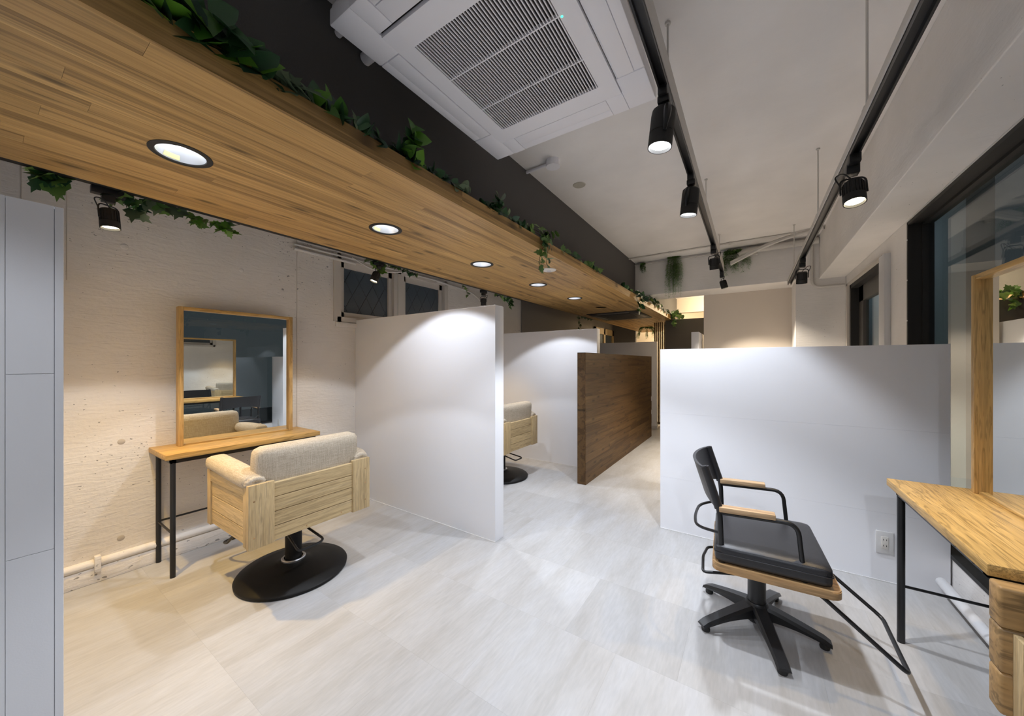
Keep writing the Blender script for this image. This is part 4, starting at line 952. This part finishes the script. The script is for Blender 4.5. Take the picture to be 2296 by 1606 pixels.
# ================================================================== PLANTS
def leaf_mesh(kind, mat):
    """leaf in local xy, stalk at origin, tip towards +y, folded along the midrib"""
    if kind == 'ivy': out = [(0, 0), (.32, -.10), (.50, .22), (.30, .40), (.34, .62), (.14, .66), (0, 1.0)]
    elif kind == 'heart': out = [(0, .03), (.22, -.06), (.42, .12), (.44, .38), (.30, .66), (.12, .88), (0, 1.0)]
    else: out = [(0, 0), (.30, .10), (.42, .40), (.34, .74), (.14, .95), (0, 1.0)]
    b = B(); bm = b.bm; fold = .22
    mid = [bm.verts.new((0, p[1], 0)) for p in out]
    for s_ in (-1, 1):
        edge = [bm.verts.new((s_ * p[0], p[1], fold * p[0] - .18 * p[1] ** 2)) if 0 < i < len(out) - 1 else mid[i] for i, p in enumerate(out)]
        for i in range(len(out) - 1):
            vs = []
            for v in (mid[i], edge[i], edge[i + 1], mid[i + 1]):
                if v not in vs: vs.append(v)
            if len(vs) >= 3:
                try: bm.faces.new(vs if s_ > 0 else vs[::-1])
                except ValueError: pass
    for i, v in enumerate(mid): v.co.z = -.18 * out[i][1] ** 2
    me = b.mesh('leaf', mat, smooth=True, angle=60)
    return me
LEAF = {(k, m): leaf_mesh(k, m) for k in ('ivy', 'heart', 'round') for m in ('leaf_dark', 'leaf_bright', 'leaf_grey', 'leaf_ivy')}
prnd = random.Random(21)
def place_leaf(parent, base, d, up, size, kind, mat):
    d = Vector(d).normalized(); up = Vector(up)
    x = d.cross(up)
    if x.length < 1e-3: x = Vector((1, 0, 0))
    x.normalize(); z = x.cross(d)
    m = Matrix((x, d, z)).transposed().to_4x4()
    o = add('leaf', LEAF[(kind, mat)], parent); o.matrix_local = Matrix.Translation(base) @ m @ Matrix.Scale(size, 4)
    return o
def garland(label, paths, n, size, kinds, name='ivy', group='artificial vines', spread=.02, normal=(1, 0, 0), droop=.3, rise=0.3):
    """paths: lists of world points; leaves spring from each stem"""
    o0 = Vector(paths[0][0]); t = thing(name, label, 'plant', o0, 0, group)
    for pts in paths:
        loc = [Vector(p) - o0 for p in pts]; line = fillet(loc, .05, 4) if len(loc) > 2 else loc
        B().tube(line, .0018, 5).obj('stem', 'stem', t)
        seg = [(line[i], line[i + 1]) for i in range(len(line) - 1)]; tot = sum((b_ - a_).length for a_, b_ in seg)
        for k in range(n):
            s_ = tot * (k + prnd.uniform(.1, .9)) / n; acc = 0
            for a_, b_ in seg:
                l = (b_ - a_).length
                if acc + l >= s_ or (a_, b_) == seg[-1]:
                    p = a_ + (b_ - a_) * min(1, (s_ - acc) / max(l, 1e-6)); tg = (b_ - a_).normalized(); break
                acc += l
            nrm = Vector(normal)
            d = Vector((prnd.uniform(-.4, .4), prnd.uniform(-1, 1), prnd.uniform(-droop, rise))) * 1.0 + nrm * prnd.uniform(.1, .7)
            upv = nrm * 1.0 + Vector((prnd.uniform(-.5, .5), prnd.uniform(-.5, .5), prnd.uniform(0.0, .9)))
            kd, mt = prnd.choice(kinds)
            place_leaf(t, p + Vector((prnd.uniform(0, spread), prnd.uniform(-spread, spread), prnd.uniform(-spread * .3, spread * .6))), d, upv, size * prnd.uniform(.7, 1.2), kd, mt)
    return t
XF = -1.207; ZF = 2.052
def fy(px): 
    # distance along the fascia top for a pixel column
    u = _ud(px); d = XF / (u * CT - ST); return d * (u * ST + CT)
D, BR, G, IV = ('heart', 'leaf_dark'), ('heart', 'leaf_bright'), ('ivy', 'leaf_grey'), ('ivy', 'leaf_ivy')
RD, RG = ('round', 'leaf_dark'), ('round', 'leaf_grey')
ledge = [
 # px0, px1, leaves, size, kinds, tall, label
 (320, 430, 9, .085, [D, D, D, BR], .02, 'glossy dark and bright pothos leaves at the near end of the planter ledge'),
 (425, 520, 9, .080, [D, D, BR, BR], .05, 'pothos with upright pointed leaves on the planter ledge'),
 (515, 590, 9, .062, [D, D, BR], .02, 'dark green vine with a few bright leaves on the planter ledge'),
 (575, 690, 16, .060, [G, G, G, D], .02, 'grey-green ivy spilling over the planter ledge'),
 (685, 780, 14, .055, [BR, D, D, G], .02, 'mixed bright and dark leaves on the planter ledge beside the grey ivy'),
 (775, 880, 16, .048, [D, D, G, RD], .01, 'low dark vine running along the planter ledge'),
 (870, 960, 18, .060, [BR, BR, D, D], .09, 'tall bright green leafy plant on the planter ledge below the air conditioner corner'),
 (955, 1020, 12, .050, [D, D, RD], .01, 'dark trailing leaves on the planter ledge past the bright plant'),
 (1010, 1060, 12, .045, [RG, RG, D], .03, 'small round pale leaves on the planter ledge'),
 (1075, 1145, 22, .045, [RD, D, RG], .06, 'bushy small-leaved plant on the planter ledge'),
 (1140, 1190, 10, .040, [RD, D], .01, 'thin dark vine on the planter ledge before the hanging ivy'),
 (1250, 1300, 12, .050, [D, IV], .02, 'short green sprig on the planter ledge past the hanging ivy'),
 (1300, 1350, 18, .050, [D, IV], .02, 'dense green tuft on the planter ledge near the far ferns'),
 (1385, 1440, 22, .055, [D, IV], .03, 'leafy green clump where the bulkhead meets the crossbeam')]
for (pa, pb, n, size, kinds, tall, lab) in ledge:
    ya, yb = fy(pa), fy(pb); k_ = 5; ya, yb = ya + (yb - ya) * .14, yb - (yb - ya) * .14; size *= (1.25 if pb < 900 else 1.1)
    pts = [(XF - .012 - prnd.uniform(0, .03), ya + (yb - ya) * j / k_, ZF + prnd.uniform(-.004, .012)) for j in range(k_ + 1)]
    paths = [pts]
    if tall > .03:
        ym = (ya + yb) / 2; paths.append([(XF - .03, ym, ZF - .01), (XF - .01, ym + .01, ZF + tall * .6), (XF + .0, ym + .015, ZF + tall * 1.3)])
    garland(lab, paths, n, size, kinds, 'planter_vine', 'vines on the planter ledge', .02, droop=.35, rise=.9)
# overhanging ones
yh = fy(1215)
garland('green ivy hanging far down over the wooden fascia', [[(XF - .03, yh - .15, ZF + .03), (XF + .01, yh, ZF + .01), (XF + .02, yh + .05, ZF - .07), (XF + .02, yh + .03, ZF - .18)], [(XF - .02, yh, ZF + .05), (XF + .015, yh + .06, ZF + .01), (XF + .02, yh - .06, ZF - .12), (XF + .02, yh - .08, ZF - .24)], [(XF - .02, yh - .2, ZF + .04), (XF - .01, yh, ZF + .04), (XF + .01, yh + .2, ZF + .06)]], 16, .055, [IV, IV, D], 'hanging_ivy', 'vines on the planter ledge', .03, droop=1.0, rise=.2)
garland('thick ivy trailing along the fascia under the crossbeam', [[(XF - .02, fy(1420), ZF + .02), (XF + .012, fy(1445), ZF), (XF + .012, fy(1470), ZF + .0), (XF + .012, fy(1500), ZF - .01)], [(XF + .01, fy(1425), ZF), (XF + .015, fy(1428), ZF - .10), (XF + .015, fy(1424), ZF - .22)], [(XF + .01, fy(1440), ZF + .03), (XF + .015, fy(1480), ZF + .02)]], 22, .075, [IV, D, D], 'hanging_ivy', 'vines on the planter ledge', .05, droop=.8, rise=.3)
garland('ivy with lit yellow-green leaves over the dark grey panel', [[(-1.19, 6.99, 2.07), (-1.15, 6.97, 2.06), (-1.05, 6.98, 2.02)], [(-1.18, 6.98, 2.06), (-1.17, 6.97, 1.94), (-1.18, 6.97, 1.84)]], 14, .09, [BR, IV, D], 'hanging_ivy', 'vines at the far end', .06, normal=(0, -1, 0), droop=.8, rise=.4)
# vines on the wall-side edge of the soffit
XE = -2.447
def wv(px, py): return at_x(px, py, XE)
edge = [
 ('dark ivy sprig hanging from the soffit edge above the near white partition', [[(75, 378), (110, 392), (118, 408), (135, 415)], [(110, 392), (100, 412)], [(90, 385), (150, 398)]], 5, .075, [IV, ('ivy', 'leaf_dark')]),
 ('ivy bunch hanging from the soffit edge next to the first black spotlight', [[(238, 425), (270, 438), (300, 448), (320, 455)], [(290, 445), (300, 462), (312, 482)], [(250, 430), (262, 440)]], 7, .068, [IV, ('ivy', 'leaf_dark'), G]),
 ('grey-green ivy along the soffit edge past the first spotlight', [[(318, 450), (350, 462), (380, 468), (410, 475)]], 10, .062, [G, G, IV]),
 ('bright ivy runner with pointed leaves under the soffit edge above the mirror', [[(405, 472), (440, 490), (480, 502), (520, 508), (550, 500)], [(480, 502), (505, 512), (522, 524)], [(432, 484), (440, 505)]], 8, .052, [('ivy', 'leaf_bright'), IV]),
 ('ivy with yellow-green leaves hanging in front of the wired-glass window', [[(828, 583), (845, 592), (850, 605), (845, 618)], [(835, 588), (858, 596)]], 6, .075, [('ivy', 'leaf_bright'), IV]),
 ('small dark ivy around the spotlight before the wired-glass window', [[(873, 592), (890, 600), (905, 608)], [(905, 608), (918, 612), (932, 618)]], 9, .045, [IV, ('ivy', 'leaf_dark')]),
 ('tiny ivy strand on the conduit past the wired-glass window', [[(1040, 641), (1046, 652), (1048, 664)]], 6, .04, [IV, G]),
 ('ivy hanging from the soffit edge above the first white partition', [[(1110, 659), (1130, 668), (1150, 672)], [(1140, 668), (1146, 680), (1142, 690)]], 9, .06, [IV, ('ivy', 'leaf_dark')]),
 ('pale thin vine hanging above the second white partition', [[(1297, 705), (1298, 720), (1298, 738)], [(1300, 706), (1325, 716)]], 14, .05, [RG, G])]
for (lab, paths, n, size, kinds) in edge:
    garland(lab, [[wv(*p) for p in pp] for pp in paths], n, size, kinds, 'edge_ivy', 'vines on the soffit edge', .012, normal=(.6, -.4, 0), droop=.9, rise=.15)
# ferns on the crossbeam: each frond a mesh of stem and leaflets
def fern(label, px, py, fronds, length, spread, leaflet, z_up=0.0, Y=5.165, droop=1.0):
    c = at_y(px, py, Y); t = thing('hanging_fern', label, 'plant', c, 0, 'plants on the crossbeam')
    for k in range(fronds):
        L_ = length * prnd.uniform(.55, 1.05); dx = prnd.uniform(-1, 1) * spread; dy = -prnd.uniform(.01, .06)
        pts = [Vector((dx * .2, -.005, 0)), Vector((dx * .6, dy, z_up * prnd.uniform(.3, 1))), Vector((dx, dy * 1.2, -L_ * .5 * droop)), Vector((dx * prnd.uniform(.7, 1.25), dy, -L_ * droop))]
        line = fillet(pts, .2, 5); b = B().tube(line, .0012, 4)
        for i in range(len(line) - 1):
            for q in range(5):
                p = line[i].lerp(line[i + 1], q / 5); tg = (line[i + 1] - line[i])
                if tg.length < 1e-5: continue
                tg.normalize()
                for s_ in (-1, 1):
                    sd = Vector((s_ * prnd.uniform(.5, 1), prnd.uniform(-.6, .2), prnd.uniform(-.2, .4))) + tg * .7; sd.normalize(); w = tg.cross(sd).normalized() * leaflet * .16
                    e = p + sd * leaflet * prnd.uniform(.6, 1.1); m = p.lerp(e, .5)
                    b.quad(p, m + w, e, m - w)
        b.obj('frond', 'fern', t)
    return t
fern('small green sprig hanging on the crossbeam face near the dark bulkhead', 1443, 592, 5, .14, .03, .028)
fern('large feathery fern hanging down the crossbeam face', 1513, 577, 26, .52, .10, .034, .02)
fern('loose green plant on the crossbeam behind the left track end', 1645, 570, 16, .26, .20, .038, .05)
fern('small-leaved sprig hanging by the pipes at the column top', 1858, 490, 9, .22, .06, .022, Y=5.15)
ff = fern('trailing leaves hanging from the soffit beside the far wooden slats', 1440, 745, 9, .25, .20, .05, Y=8.2)
ff.location = (-1.90, 8.2, SZ - .002)
